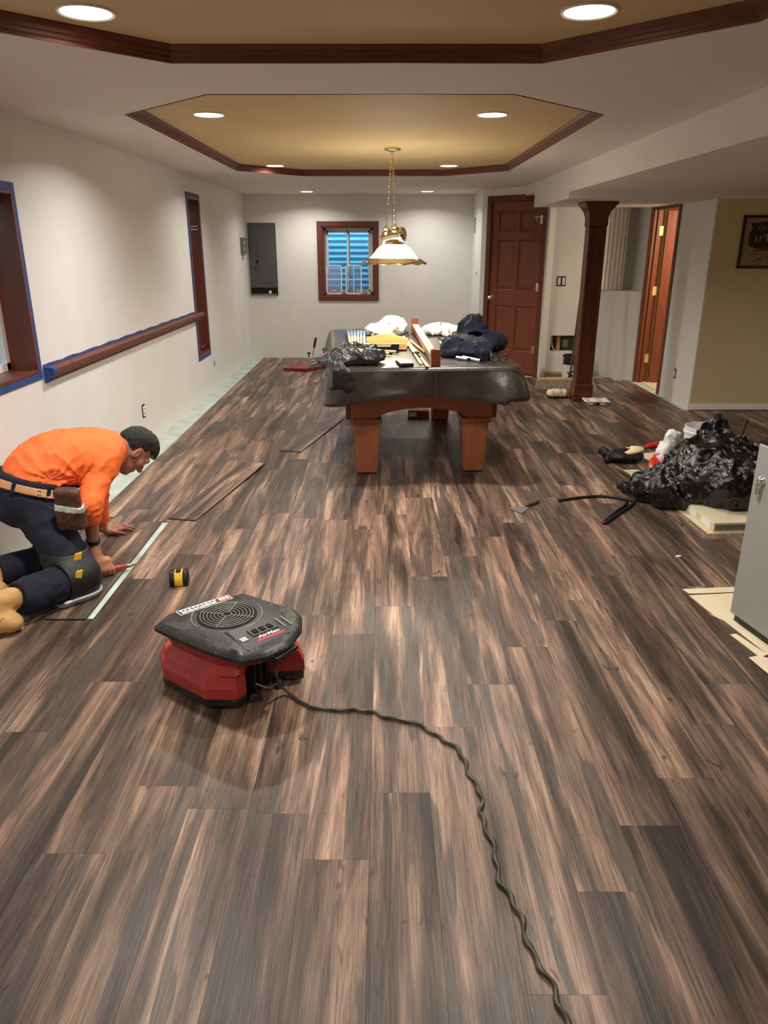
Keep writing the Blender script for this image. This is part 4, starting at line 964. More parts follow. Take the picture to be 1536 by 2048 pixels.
# ---- tile cutter by the far wall
M['cutred'] = mat('red enamel', (150, 34, 38), 0.4, vary=0.1, vscale=8)
t = thing('tile_cutter', 'red manual tile cutter with a black lever by the far wall', 'tile cutter', (-1.05, 9.88, 0), 0)
B().prism([(-.27, -.13), (.055, -.185), (.28, .13), (-.04, .20)], .012, .04).build('base_plate', 'cutred', t, bevel=.004)
for x, y in ((-.24, -.11), (.05, -.16), (.25, .11), (-.03, .17)): B().box(x-.02, x+.02, y-.02, y+.02, 0, .013).build('foot', 'rubber', t)
p0, p1 = Vector((.075, -.145, 0)), Vector((.25, .10, 0))
for p, hgt in ((p0, .17), (p1, .19)):
    q = B().box(p.x-.022, p.x+.022, p.y-.022, p.y+.022, .04, hgt).build('post', 'steel', t, bevel=.004)
    B().tube([(p.x, p.y, hgt), (p.x, p.y, hgt+.05)], .008, 8).lathe([(.022, hgt+.05), (.024, hgt+.056), (.024, hgt+.066), (.018, hgt+.07)], (p.x, p.y, 0), n=12).build('thumb_screw', 'black', q, smooth=.6)
for z in (.075, .115, .155): B().tube([p0 + Vector((0, 0, z)), p1 + Vector((0, 0, z+.01))], .012, 10).build('guide_rail', 'steel', t, smooth=.7)
B().obox(p0 + Vector((0, 0, .05)), p1 + Vector((0, 0, .05)), .02, .03).build('blade_beam', 'greybox', t)
B().tube([(.10, -.05, .13), (.135, -.02, .29)], .008, 8).build('lever', 'steel', t, smooth=.7)
B().tube([(.132, -.022, .28), (.142, -.013, .33), (.158, 0, .405), (.160, .002, .412)], [.012, .017, .018, .010], 10).build('grip', 'black', t, smooth=True)

# ---- push broom
M['broomwood'] = mat('broom block', (196, 160, 112), 0.6, vary=0.1, vscale=14); M['broomfib'] = mat('grey broom fibre', (120, 112, 96), 0.9, vary=0.35, vscale=90, stretch=(1, .2, .2), bump=0.6, bscale=160)
t = thing('push_broom', 'wide push broom with a grey brush leaning behind the column', 'broom', (2.09, 8.52, 0), math.radians(3))
B().box(-.32, .32, -.025, .045, .085, .115).build('block', 'broomwood', t, bevel=.004)
m = B(); nb = 64
for i in range(nb):
    x = -.335 + .67*i/(nb-1); xt = x*.945; j = random.uniform(-.006, .006)
    m.loft([[(xt-.0056, -.02, .088), (xt+.0056, -.02, .088), (xt+.0056, .04, .088), (xt-.0056, .04, .088)], [(x-.0056+j, -.10+j, .0), (x+.0056+j, -.10+j, 0), (x+.0056+j, .05, 0), (x-.0056+j, .05, 0)]])
o = m.build('bristles', 'broomfib', t); o['kind'] = 'stuff'
M['handle'] = mat('dark broom handle', (70, 52, 42), 0.5, vary=0.15, vscale=10)
B().tube([(.05, 8.54-8.52, .10), (.198, .235, 1.68)], .013, 10).build('handle', 'handle', t, smooth=.7)
B().lathe([(.022, .112), (.022, .15), (.015, .17)], (.052, .02, 0), n=12).build('socket', 'black', t, smooth=.7)
# ---- stacked buckets behind the broom
M['bucketw'] = mat('white pail', (226, 224, 218), 0.45, vary=0.06, vscale=7)
t = thing('bucket', 'white plastic bucket standing behind the column', 'bucket', (2.325, 9.13, 0))
B().lathe([(.125, 0), (.132, .005), (.140, .17), (.146, .172), (.146, .182), (.136, .182), (.128, .01), (.002, .008)], n=32, cap1=False).build('body', 'bucketw', t, smooth=.6)
for a, z, w_ in ((3.9, .085, .10), (4.25, .10, .12), (4.6, .06, .07), (4.2, .05, .08)):
    m = B(); k = 8
    m.loft([[(.1365*math.cos(a+w_*3*i/k)*(1+.03*0), .1365*math.sin(a+w_*3*i/k), z), (.1385*math.cos(a+w_*3*i/k), .1385*math.sin(a+w_*3*i/k), z+.016)] for i in range(k+1)], False, False, closed=False); m.v = [(x*1.03, y*1.03, z_) for x, y, z_ in m.v]; m.build('print', 'dark', t)
t = thing('bucket', 'black plastic bucket nested in the white bucket behind the column', 'bucket', (2.325, 9.13, .184))
B().lathe([(.120, -.0), (.128, .0), (.130, .03), (.137, .032), (.137, .04), (.131, .042), (.133, .08), (.141, .083), (.141, .104), (.132, .106), (.125, .02), (.002, .015)], n=32, cap1=False).build('body', 'black', t, smooth=.6)
# ---- wrapped bundle
M['cream'] = mat('cream cloth', (214, 200, 172), 0.8, vary=0.08, vscale=14, bump=0.3, bscale=50)
def f_bun(P):
    d = rbox(P, (1.868, 7.93, .052), I3, (.108, .05, .038), .03); return np.maximum(d - creases(P*np.array([1.6, .5, .6]), 18)*.016 + .006, .014 - P[:, 2])
o = thing('cloth_bundle', 'rolled cream cloth bundle on a dark tray left of the column', 'cloth bundle', (1.868, 7.93, 0))
iso('cloth', f_bun, (1.73, 7.84, .0), (2.0, 8.03, .12), .006, 'cream', o); B().box(-.108, .108, -.05, .05, 0, .018).build('tray', 'dark', o, bevel=.003)
# ---- drink carrier
M['pulp'] = mat('grey pulp board', (222, 214, 200), 0.9, vary=0.05, vscale=20, bump=0.4, bscale=80)
t = thing('cup_carrier', 'moulded pulp drink carrier on the floor in front of the column', 'cup carrier', (2.19, 7.585, 0), math.radians(-3))
m = B(); nxy = 36; V = []; 
for i in range(nxy+1):
    for j in range(nxy+1):
        x = -.13 + .26*i/nxy; y = -.10 + .2*j/nxy; z = .052
        for cx in (-.062, .062):
            for cy in (-.048, .048):
                r = math.hypot(x-cx, (y-cy)*1.12); z = min(z, .004 + .048*min(1, max(0, (r-.032)/.020)))
        rr = math.hypot(x, y)
        if rr < .03: z = max(z, .052 - .3*rr)
        e = min(.13-abs(x), .1-abs(y)); z -= .010*max(0, 1-e/.012)
        V.append((x, y, z))
F = [(i*(nxy+1)+j, (i+1)*(nxy+1)+j, (i+1)*(nxy+1)+j+1, i*(nxy+1)+j+1) for i in range(nxy) for j in range(nxy)]
o = m.add(V, F).build('moulded_tray', 'pulp', t, smooth=True); so = o.modifiers.new('s', 'SOLIDIFY'); so.thickness = .003

# ---- rubbish corner at the right
M['binbag'] = mat('black bin bag', (10, 10, 11), 0.2, vary=0.2, vscale=9, bump=0.9, bscale=34, spec=0.7)
def f_bin(P):
    d = ellipsoid(P, (2.10, 4.44, .20), axes((1, .1, 0)), (.30, .34, .22))
    d = smin(d, capsule(P, (2.14, 4.52, .20), (2.14, 4.62, .44), .25, .085), .08)
    d = smin(d, ellipsoid(P, (1.80, 4.50, .095), axes((1, -.15, 0)), (.20, .20, .110)), .08)
    d = smin(d, capsule(P, (1.63, 4.62, .05), (1.60, 4.70, .04), .03, .012), .03)
    c_ = creases(P*np.array([1, 1, .62]), 7.5, 4, 1.6)
    d = d - c_*.080 + .044 - .016*creases(P, 20, 8, 1.5) + .006
    flo = np.where((P[:, 0] > 1.875) & (P[:, 1] < 4.36), .066, .002)
    return np.maximum(d, flo - P[:, 2])
o = iso('trash_bag', f_bin, (1.45, 4.0, -.01), (2.50, 4.92, .64), .009, 'binbag', smooth_it=0, slack=.06); tag(o, 'big shiny black rubbish bag heaped on the floor beside the grey fridge', 'trash bag')
t = thing('flooring_carton', 'long flat cardboard flooring carton under the black rubbish bag', 'cardboard box', (1.88, 3.94, 0), math.radians(3))
B().box(0, .62, 0, .40, .006, .062).build('body', 'card', t, bevel=.003); B().box(.008, .62, -.001, .0005, .016, .05).build('open_end', 'cavity', t)
B().box(-.0012, 0, .04, .16, .014, .056).box(-.0012, 0, .22, .33, .014, .056).build('label', 'white', t); B().box(-.035, .66, -.02, .42, 0, .006).build('bottom_sheet', 'card', t)
t = thing('bucket', 'white plastic bucket half hidden behind the black rubbish bag', 'bucket', (2.27, 5.12, 0))
B().lathe([(.118, 0), (.124, .006), (.134, .30), (.142, .302), (.142, .315), (.136, .317), (.137, .348), (.131, .348), (.128, .30), (.118, .012), (.002, .01)], n=36, cap1=False).build('body', 'bucketw', t, smooth=.6)
B().torus((0, 0, .30), .146, .003, 32, 6, nrm=(.5, 0, .6)).build('bail', 'steel', t, smooth=True)
M['bagred'] = mat('red printed plastic', (206, 46, 40), 0.35, vary=0.08, vscale=20)
M['bagclear'] = mat('thin white plastic film', (228, 226, 224), 0.25, vary=0.08, vscale=26, bump=0.5, bscale=60)
t = thing('shopping_bag', 'small white and red plastic shopping bag standing by the black rubbish bag', 'plastic bag', (1.96, 5.06, 0))
def f_sb(P):
    d = capsule(P, (1.965, 5.06, .13), (2.025, 5.085, .285), .055, .035); d = smin(d, ellipsoid(P, (2.04, 5.07, .30), I3, (.035, .03, .025)), .02); return d - creases(P*np.array([1, 1, .5]), 16, 2)*.035 + .016
iso('upper_film', f_sb, (1.86, 4.96, .08), (2.14, 5.2, .35), .006, 'bagclear', t)
def f_sr(P):
    d = capsule(P, (1.92, 5.045, .04), (1.962, 5.06, .14), .05, .052); d = d - creases(P*np.array([1, 1, .5]), 16, 3)*.025 + .010; return np.maximum(d, .002 - P[:, 2])
iso('red_print', f_sr, (1.83, 4.94, -.01), (2.08, 5.16, .23), .006, 'bagred', t)
# knee pad
M['padcream'] = mat('cream pad cap', (226, 210, 168), 0.5, vary=0.05, vscale=12)
t = thing('knee_pad', 'loose black knee pad with a cream cap lying on the floor', 'knee pad', (1.82, 5.43, 0))
def f_kp(P):
    d = ellipsoid(P, (1.83, 5.43, .045), axes((1, .1, 0)), (.145, .095, .05)); d = smin(d, capsule(P, (1.70, 5.45, .05), (1.685, 5.52, .06), .03), .02); d = smin(d, capsule(P, (1.72, 5.42, .03), (1.68, 5.38, .03), .025), .02)
    return np.maximum(d - creases(P, 14, 6)*.02 + .008, .001 - P[:, 2])
iso('pad', f_kp, (1.6, 5.28, -.01), (2.02, 5.6, .14), .007, 'rubber', t)
m = B(); m.loft([[(.04 + .105*a*math.cos(2*PI*j/28), .000 + .070*a*math.sin(2*PI*j/28), z + .018*math.cos(2*PI*j/28)) for j in range(28)] for a, z in ((1, .075), (1.03, .085), (.95, .094), (.6, .102), (.1, .105))]); cap_ = m.build('cap', 'padcream', t, smooth=True)
for x, y in ((.01, .0), (.035, -.012), (.06, .005), (.04, .02)): B().lathe([(.006, .1045), (.005, .1065)], (x, y, 0), n=8).build('stud', 'dark', cap_)
B().tube([(-.06, -.06, .03), (-.02, -.075, .05), (.03, -.07, .055)], .006, 8).build('strap', 'white', t, smooth=True)
# cardboard offcuts
def sheet(name, label, poly, z, m_, th=.003, cat='cardboard'):
    cx = sum(p[0] for p in poly)/len(poly); cy = sum(p[1] for p in poly)/len(poly); o = B().prism([(x-cx, y-cy) for x, y in poly], 0, th).build(name, m_); o.location = (cx, cy, z); tag(o, label, cat); return o
sheet('cardboard_sheet', 'flat cardboard sheet beside the loose knee pad', [(2.0, 5.64), (2.32, 5.74), (2.35, 5.45), (2.10, 5.30), (2.02, 5.42)], .001, 'card')
t = thing('cardboard_flap', 'folded cardboard offcut at the left of the black rubbish bag', 'cardboard', (1.79, 5.07, 0), math.radians(15))
B().add([(-.06, -.10, .002), (.11, -.06, .002), (.10, .12, .002), (-.04, .14, .002)], [(0, 1, 2, 3)]).build('flat_side', 'card', t).modifiers.new('s', 'SOLIDIFY').thickness = .003
B().add([(-.06, -.10, .002), (-.04, .14, .002), (-.085, .12, .045), (-.10, -.08, .045)], [(0, 1, 2, 3)]).build('raised_flap', 'card', t).modifiers.new('s', 'SOLIDIFY').thickness = .003
def f_rw(P): return np.maximum(ellipsoid(P, (2.19, 5.86, .012), axes((1, .45, 0)), (.095, .03, .02)) - creases(P, 20, 1)*.02 + .009, .001 - P[:, 2])
o = iso('red_wrapper', f_rw, (2.06, 5.76, -.005), (2.34, 5.98, .06), .006, 'bagred'); tag(o, 'crumpled red plastic wrapper behind the loose knee pad', 'wrapper')
sheet('cardboard_sheet', 'cardboard sheet lying flat behind the black rubbish bag', [(2.55, 5.2), (2.95, 5.35), (3.05, 5.0), (2.6, 4.85)], .001, 'card')
t = thing('wood_offcut', 'dark stick poking out behind the black rubbish bag', 'stick', (2.45, 5.02, 0)); B().tube([(0, 0, .01), (.03, .0, .28), (.055, .0, .42)], .012, 8).build('shaft', 'handle', t, smooth=.6)
# cardboard under the fridge
t = thing('cardboard_mat', 'torn cardboard mat sticking out from under the grey fridge', 'cardboard', (1.5, 2.8, 0))
mk = lambda poly, z, nm: B().prism([(x-1.5, y-2.8) for x, y in poly], z, z+.0025).build(nm, 'card', t)
mk([(1.432, 3.135), (1.66, 3.16), (1.95, 3.15), (2.0, 2.4), (1.60, 2.35), (1.545, 2.58), (1.49, 2.885), (1.447, 2.955), (1.465, 2.93)], .001, 'sheet')
mk([(1.425, 3.198), (1.45, 3.20), (1.68, 3.222), (1.68, 3.168), (1.47, 3.150), (1.437, 3.150)], .003, 'flap')
mk([(1.462, 2.765), (1.49, 2.77), (1.54, 2.60), (1.50, 2.58)], .001, 'strip')
mk([(1.452, 2.575), (1.50, 2.59), (1.62, 2.5), (1.58, 2.36), (1.475, 2.44)], .0034, 'flap')
# grey fridge
M['fridge'] = mat('grey fridge enamel', (150, 148, 144), 0.42, vary=0.02, vscale=3)
t = thing('mini_fridge', 'grey lockable mini fridge at the right edge', 'fridge', (1.511, 2.898, 0), math.radians(11.7))
B().box(.055, .50, -.49, -.005, .035, .80).build('cabinet', 'fridge', t, bevel=.006)
dr = B().box(0, .05, -.495, 0, .04, .80).build('door', 'fridge', t, bevel=.008)
B().box(.002, .50, -.495, 0, .8005, .822).build('top', 'black', t, bevel=.004); B().box(.02, .49, -.48, -.012, .006, .036).build('plinth', 'black', t)
lk = B().lathe([(.020, 0), (.020, .006), (.014, .010), (.012, .016), (.002, .017)], n=20); lk.v = [(-z, -.055+x, .655+y) for x, y, z in lk.v]; lk.build('lock', 'chrome', dr, smooth=.6)
B().box(-.022, -.016, -.060, -.050, .60, .65).build('key', 'steel', dr); B().box(-.010, 0, -.066, -.044, .585, .63).build('lock_pull', 'chrome', dr, bevel=.003)
for x in (.05, .45):
    for y in (-.45, -.05): B().lathe([(.018, 0.0066), (.018, .012)], (x, y, 0), n=12).build('foot', 'rubber', t)
# strap, putty knife, scrap
pts = [(1.12, 4.49, .009), (1.20, 4.52, .009), (1.30, 4.555, .009), (1.41, 4.57, .009), (1.50, 4.545, .009), (1.57, 4.50, .010), (1.595, 4.475, .010), (1.58, 4.43, .010), (1.53, 4.36, .009), (1.45, 4.26, .009), (1.36, 4.15, .009), (1.31, 4.085, .009), (1.30, 4.09, .009), (1.35, 4.17, .009), (1.43, 4.28, .009), (1.50, 4.37, .009), (1.545, 4.44, .010)]
m = B(); m.tube(catmull(pts, 5), .010, 8); o = m.build('rubber_strip', 'rubber', smooth=True); tag(o, 'bent black rubber strip on the floor in front of the rubbish bag', 'rubber strip')
t = thing('putty_knife', 'putty knife with a flat steel blade lying on the floor', 'putty knife', (.875, 4.36, 0), math.radians(43))
M['bladesteel'] = mat('worn blade', (176, 172, 160), 0.35, metal=0.75)
B().prism([(-.09, -.055), (-.085, .06), (.015, .022), (.035, .008), (.035, -.008), (.015, -.022)], .004, .006).build('blade', 'bladesteel', t)
B().tube([(.02, 0, .011), (.05, 0, .012), (.13, 0, .012), (.16, 0, .012)], [.006, .010, .011, .008], 10).build('handle', 'handle', t, smooth=.7)
t = thing('paper_scrap', 'tiny white scrap lying on the floor near the grey fridge', 'scrap', (1.553, 3.60, 0)); B().prism([(-.018, -.006), (-.004, -.012), (.016, -.004), (.018, .008), (.002, .010)], .001, .005).build('scrap', 'white', t)
# window inserts leaning in the far window
for i, (xa, xb, lb) in enumerate(((-.82, -.595, 'left'), (-.545, -.315, 'right'))):
    t = thing('window_grid', 'small white window grid leaning in the far window, %s one' % lb, 'window grid', ((xa+xb)/2, FAR+.045, W3[2]+.0165)); hw_ = (xb-xa)/2; hh = .40
    M_ = B(); f_ = .016
    M_.box(-hw_, -hw_+f_, 0, .012, 0, hh).box(hw_-f_, hw_, 0, .012, 0, hh).box(-hw_, hw_, 0, .012, 0, f_).box(-hw_, hw_, 0, .012, hh-f_, hh); M_.build('frame', 'vinyl', t, bevel=.002)
    B().box(-hw_+f_, hw_-f_, .002, .010, hh*.49, hh*.49+.012).build('bar', 'vinyl', t)
    if i: B().box(-.005, .005, .002, .010, f_, hh-f_).build('bar', 'vinyl', t)
    M['film%d' % i] = mat('hazy plastic pane', (226, 230, 240), 0.35, trans=0.85 if i == 0 else .96, ior=1.1); B().box(-hw_+f_, hw_-f_, .005, .007, f_, hh-f_).build('pane', 'film%d' % i, t)

# ================================================================== THE KNEELING MAN
M['skin'] = mat('skin', (178, 122, 94), 0.5, vary=0.10, vscale=12, col2=(156, 100, 76))
M['hair'] = mat('dark hair', (17, 14, 13), 0.5, vary=0.3, vscale=60, bump=0.8, bscale=180)
M['orange'] = mat('orange jersey', (250, 114, 50), 0.75, vary=0.04, vscale=10, bump=0.15, bscale=120)
M['denim'] = mat('navy denim', (19, 24, 39), 0.85, vary=0.25, vscale=9, bump=0.25, bscale=140)
M['leather'] = mat('tan belt leather', (190, 142, 98), 0.6, vary=0.12, vscale=16)
M['pouchm'] = mat('worn brown leather', (104, 62, 40), 0.5, vary=0.5, vscale=22, col2=(60, 38, 28), bump=0.6, bscale=55)
M['boot'] = mat('tan work boot', (196, 152, 92), 0.7, vary=0.15, vscale=14, bump=0.2, bscale=60)
M['sole'] = mat('boot sole', (60, 50, 40), 0.8)
M['ducttape'] = mat('silver tape', (196, 194, 190), 0.3, metal=0.6)
MAN = thing('person', 'kneeling man in an orange long sleeved shirt and dark jeans laying planks', 'person', (-1.62, 3.30, 0))
A_ = np.array
fw = A_((.74, .67, 0)); fw = fw/np.linalg.norm(fw); rt = A_((fw[1], -fw[0], 0)); up = A_((0, 0, 1.))
HC = A_((-1.328, 3.790, .530)); HU = fw*.90 + up*.43; HU /= np.linalg.norm(HU); HF = np.cross(rt, HU)*-1
if HF[2] > 0: HF = -HF
HR = np.array([rt, HF, HU])
def hp(r, f, u): return HC + rt*r + HF*f + HU*u
SP1 = fw*.93 + up*.36; SP1 /= np.linalg.norm(SP1)     # spine lower
def AX(s): s = s/np.linalg.norm(s); n = np.cross(rt, s)*-1; n = n/np.linalg.norm(n); return np.array([s, rt, n])
WA = A_((-1.69, 3.365, .515)); CHS = A_((-1.50, 3.56, .565))
shR, elR, wrR = A_((-1.385, 3.50, .53)), A_((-1.405, 3.33, .385)), A_((-1.425, 3.362, .175))
cuR = elR + (wrR - elR)*.42
shL, elL, wrL = A_((-1.47, 3.80, .54)), A_((-1.575, 3.86, .27)), A_((-1.592, 3.905, .045))
cuL = elL + (wrL - elL)*.80
hipR, knR, anR = A_((-1.645, 3.295, .42)), A_((-1.425, 3.135, .095)), A_((-1.625, 2.815, .115))
anR2 = anR + (anR-knR)/np.linalg.norm(anR-knR)*.035
hipL, knL, anL = A_((-1.775, 3.445, .42)), A_((-1.60, 3.40, .095)), A_((-1.835, 3.17, .10))
BN = up*.94 + fw*.34; BN /= np.linalg.norm(BN); BP = A_((-1.68, 3.35, .498))     # belt plane
def torso(P, o=0.0):
    d = ellipsoid(P, CHS, AX(A_((.73, .67, .06))), (.20+o, .185+o, .125+o))
    d = smin(d, ellipsoid(P, (-1.605, 3.455, .565), AX(A_((.72, .66, .35))), (.17+o, .165+o, .130+o)), .06)
    d = smin(d, ellipsoid(P, (-1.68, 3.375, .50), AX(up*.9 + fw*.4), (.15+o, .165+o, .125+o)), .05)
    d = smin(d, capsule(P, shR + (CHS-shR)*.35, shR, .085+o, .070+o), .05)
    d = smin(d, capsule(P, shL + (CHS-shL)*.35, shL, .085+o, .070+o), .05)
    d = smin(d, capsule(P, (-1.45, 3.62, .57), (-1.385, 3.69, .572), .085+o, .066+o), .05)
    return d
def arms(P, o=0.0):
    d = capsule(P, shR, elR, .066+o, .050+o); d = smin(d, capsule(P, elR, cuR, .050+o, .041+o), .02)
    e = capsule(P, shL, elL, .066+o, .050+o); e = smin(e, capsule(P, elL, cuL, .050+o, .038+o), .02)
    return d, e
def stripe(P, d_, f_): return np.sin((P @ d_)*f_)
def rays(P, c, n_, k, R, off=0.0):       # folds fanning out from a point c, seen along n_
    n_ = n_/np.linalg.norm(n_); u = np.cross(n_, A_((0.3, .2, .9))); u = u/np.linalg.norm(u); v = np.cross(n_, u)
    q = P - c; a = np.arctan2(q @ v, q @ u); r = np.linalg.norm(q, axis=1)
    w_ = np.clip(r/.05, 0, 1)*np.exp(-(r/R)**2); s = np.sin(a*k + off + 2.5*vnoise(P, 14, off))
    return w_*(1 - np.abs(s))**1.5
AP = A_((-1.475, 3.40, .50)); AP2 = A_((-1.56, 3.30, .52))
def f_shirt(P):
    t_ = torso(P, .004); a, b = arms(P, .004)
    t_ = t_ - .016*rays(P, AP, rt, 6, .26) - .012*rays(P, AP2, rt, 7, .20, 1.0) - .010*creases(P*A_((1.0, 1.0, .8)), 12, 2, 2.5) + .004
    fold = A_(fw*.5 - up*.5 + rt*.2)
    ca = 1 - np.clip(np.linalg.norm(P - (elR+cuR)/2, axis=1)/.14, 0, 1); cb = 1 - np.clip(np.linalg.norm(P - elL, axis=1)/.15, 0, 1)
    ax_ = (elR - shR)/np.linalg.norm(elR - shR); ax2 = (cuR - elR)/np.linalg.norm(cuR - elR)
    wig = vnoise(P, 30)*2.4
    a = a - .008*(1-np.abs(np.sin((P @ ax2)*75 + wig*2.2)))*np.clip(ca*1.6, 0, 1) - .012*creases(P, 18, 5, 2.0) + .005
    b = b - .008*(1-np.abs(np.sin((P @ ((elL-shL)/np.linalg.norm(elL-shL)))*70 + wig*2.2)))*np.clip(cb*1.6, 0, 1) - .010*creases(P, 18, 9, 2.0) + .005
    t_ = np.maximum(t_, -((P - BP) @ BN) + .010 - .006*np.sin((P @ rt)*40))
    a = np.maximum(a, (P - cuR) @ ax2 - .004); al2 = (cuL - elL)/np.linalg.norm(cuL - elL); b = np.maximum(b, (P - cuL) @ al2 - .004)
    d = smin(smin(t_, a, .02), b, .02)
    nk = (P - A_((-1.372, 3.702, .57))) @ (A_((.72, .66, .1)))
    d = np.maximum(d, nk - .012)
    d = np.maximum(d, -capsule(P, hp(0, -.03, -.05), A_((-1.40, 3.67, .562)), .060))
    return d
iso('shirt', f_shirt, (-1.93, 3.10, .05), (-1.20, 4.05, .80), .0072, 'orange', MAN, 1)
HEM = .78
def legs(P, o=0.0, cl=None):
    d = ellipsoid(P, (-1.735, 3.345, .43), AX(up*.95 + fw*.3), (.15+o, .175+o, .135+o))
    d = smin(d, capsule(P, hipR, knR, .108+o, .080+o), .04); sr = capsule(P, knR, anR2, .078+o, .074+o)
    if cl is not None: sr = np.maximum(sr, (P - (knR + (anR-knR)*cl)) @ ((anR-knR)/np.linalg.norm(anR-knR)))
    d = smin(d, sr, .03)
    d = smin(d, capsule(P, hipL, knL, .108+o, .080+o), .04); sl_ = capsule(P, knL, anL, .076+o, .066+o)
    if cl is not None: sl_ = np.maximum(sl_, (P - (knL + (anL-knL)*(cl+.12))) @ ((anL-knL)/np.linalg.norm(anL-knL)))
    d = smin(d, sl_, .03)
    d = smin(d, ellipsoid(P, (-1.685, 3.37, .495), AX(up*.9 + fw*.4), (.10+o, .163+o, .123+o)), .04)
    return d
def f_jeans(P):
    d = legs(P, 0, HEM) - .016*creases(P*A_((1, 1, .9)), 10, 11, 2.0) + .005 - .014*rays(P, (hipR*.8+knR*.2) + fw*.10, rt, 7, .16) - .014*rays(P, knR - fw*.06 + up*.05, rt, 7, .15, 2.0)
    d = np.maximum(d, ((P - BP) @ BN) - .026)
    return np.maximum(d, .003 - P[:, 2])
JE = iso('jeans', f_jeans, (-1.95, 2.62, -.01), (-1.28, 3.70, .62), .0085, 'denim', MAN, 1)
# stitched back pocket on the right hip
def surf(fn, p, n_, k=30):
    p = A_(p, float); n_ = A_(n_, float)
    for _ in range(k):
        d = fn(p[None])[0]; p = p - n_*d*.8
    return p
# body under the clothes, one surface: head, neck, arms, hands, trunk and legs
def fing(P, pts, r0, r1):
    d = 1e3
    for i in range(len(pts)-1):
        ra = r0 + (r1-r0)*i/(len(pts)-1); rb = r0 + (r1-r0)*(i+1)/(len(pts)-1); d = np.minimum(d, capsule(P, pts[i], pts[i+1], ra, rb))
    return d
# left hand spread on the floor
LH = A_((-1.548, 3.938, .022)); ld1 = A_((.80, .60, 0)); ld1 /= np.linalg.norm(ld1); ls1 = A_((.60, -.80, 0))
LF = []
for off, ln, spread in ((-.034, .066, -.22), (-.012, .080, -.05), (.011, .078, .10), (.033, .060, .28)):
    b = LH + ld1*.038 + ls1*off; dd = ld1*math.cos(spread) + ls1*math.sin(spread)
    LF.append([b, b + dd*ln*.45 + up*.006, b + dd*ln*.78 - up*.004, b + dd*ln - up*.010])
LT = [LH - ld1*.02 + ls1*.032, LH + ld1*.018 + ls1*.066 - up*.004, LH + ld1*.042 + ls1*.082 - up*.010]
# right hand closed round the knife
RH = A_((-1.392, 3.345, .062)); KN0, KN1 = A_((-1.405, 3.330, .040)), A_((-1.262, 3.452, .020)); kd = (KN1-KN0)/np.linalg.norm(KN1-KN0)
kside = np.cross(up, kd); kside /= np.linalg.norm(kside)          # to the left of the knife
RF = []
for i in range(4):
    b = RH + kd*(-.030 + .021*i) - kside*.020 + up*(.020 - .004*i); KP = KN0 + kd*(.000 + .021*i)
    RF.append([b, KP - kside*.030 + up*.010, KP - kside*.022 - up*.016 + up*.0, KP + kside*.006 - up*.020 + up*.002])
RF = [[A_((q[0], q[1], max(q[2], .011))) for q in f_] for f_ in RF]
RT = [RH + kside*.022 + up*.012 - kd*.01, KN0 + kside*.028 + kd*.035 + up*.014, KN0 + kside*.016 + kd*.068 + up*.016]
def f_head(P):
    d = ellipsoid(P, hp(0, -.012, .030), HR, (.075, .096, .098))
    d = smin(d, ellipsoid(P, hp(0, .030, -.045), HR, (.058, .062, .078)), .03)
    d = smin(d, ellipsoid(P, hp(0, .062, -.096), HR, (.030, .028, .022)), .02)          # chin
    d = smin(d, capsule(P, hp(-.04, .080, .022), hp(.04, .080, .022), .014), .02)       # brow
    d = smin(d, capsule(P, hp(0, .092, .012), hp(0, .116, -.028), .008, .014), .012)    # nose
    d = smin(d, capsule(P, hp(-.012, .100, -.032), hp(.012, .100, -.032), .009), .008)
    d = smin(d, capsule(P, hp(-.020, .086, -.060), hp(.020, .086, -.060), .0075), .006) # lips
    d = smin(d, capsule(P, hp(-.017, .083, -.071), hp(.017, .083, -.071), .0075), .006)
    for s in (-1, 1):
        d = smin(d, ellipsoid(P, hp(s*.047, .055, -.020), HR, (.022, .026, .022)), .02)  # cheek
        d = np.maximum(d, -ellipsoid(P, hp(s*.031, .096, .004), HR, (.017, .014, .011)))
        d = smin(d, ellipsoid(P, hp(s*.031, .080, .003), HR, (.013, .012, .010)), .004)
        e = ellipsoid(P, hp(s*.079, -.008, -.012), HR, (.010, .019, .032)); e = np.maximum(e, -ellipsoid(P, hp(s*.089, -.004, -.008), HR, (.008, .010, .018)))
        d = smin(d, e, .006)
    d = smin(d, capsule(P, hp(0, -.030, -.045), A_((-1.40, 3.672, .560)), .056, .062), .03)
    return d
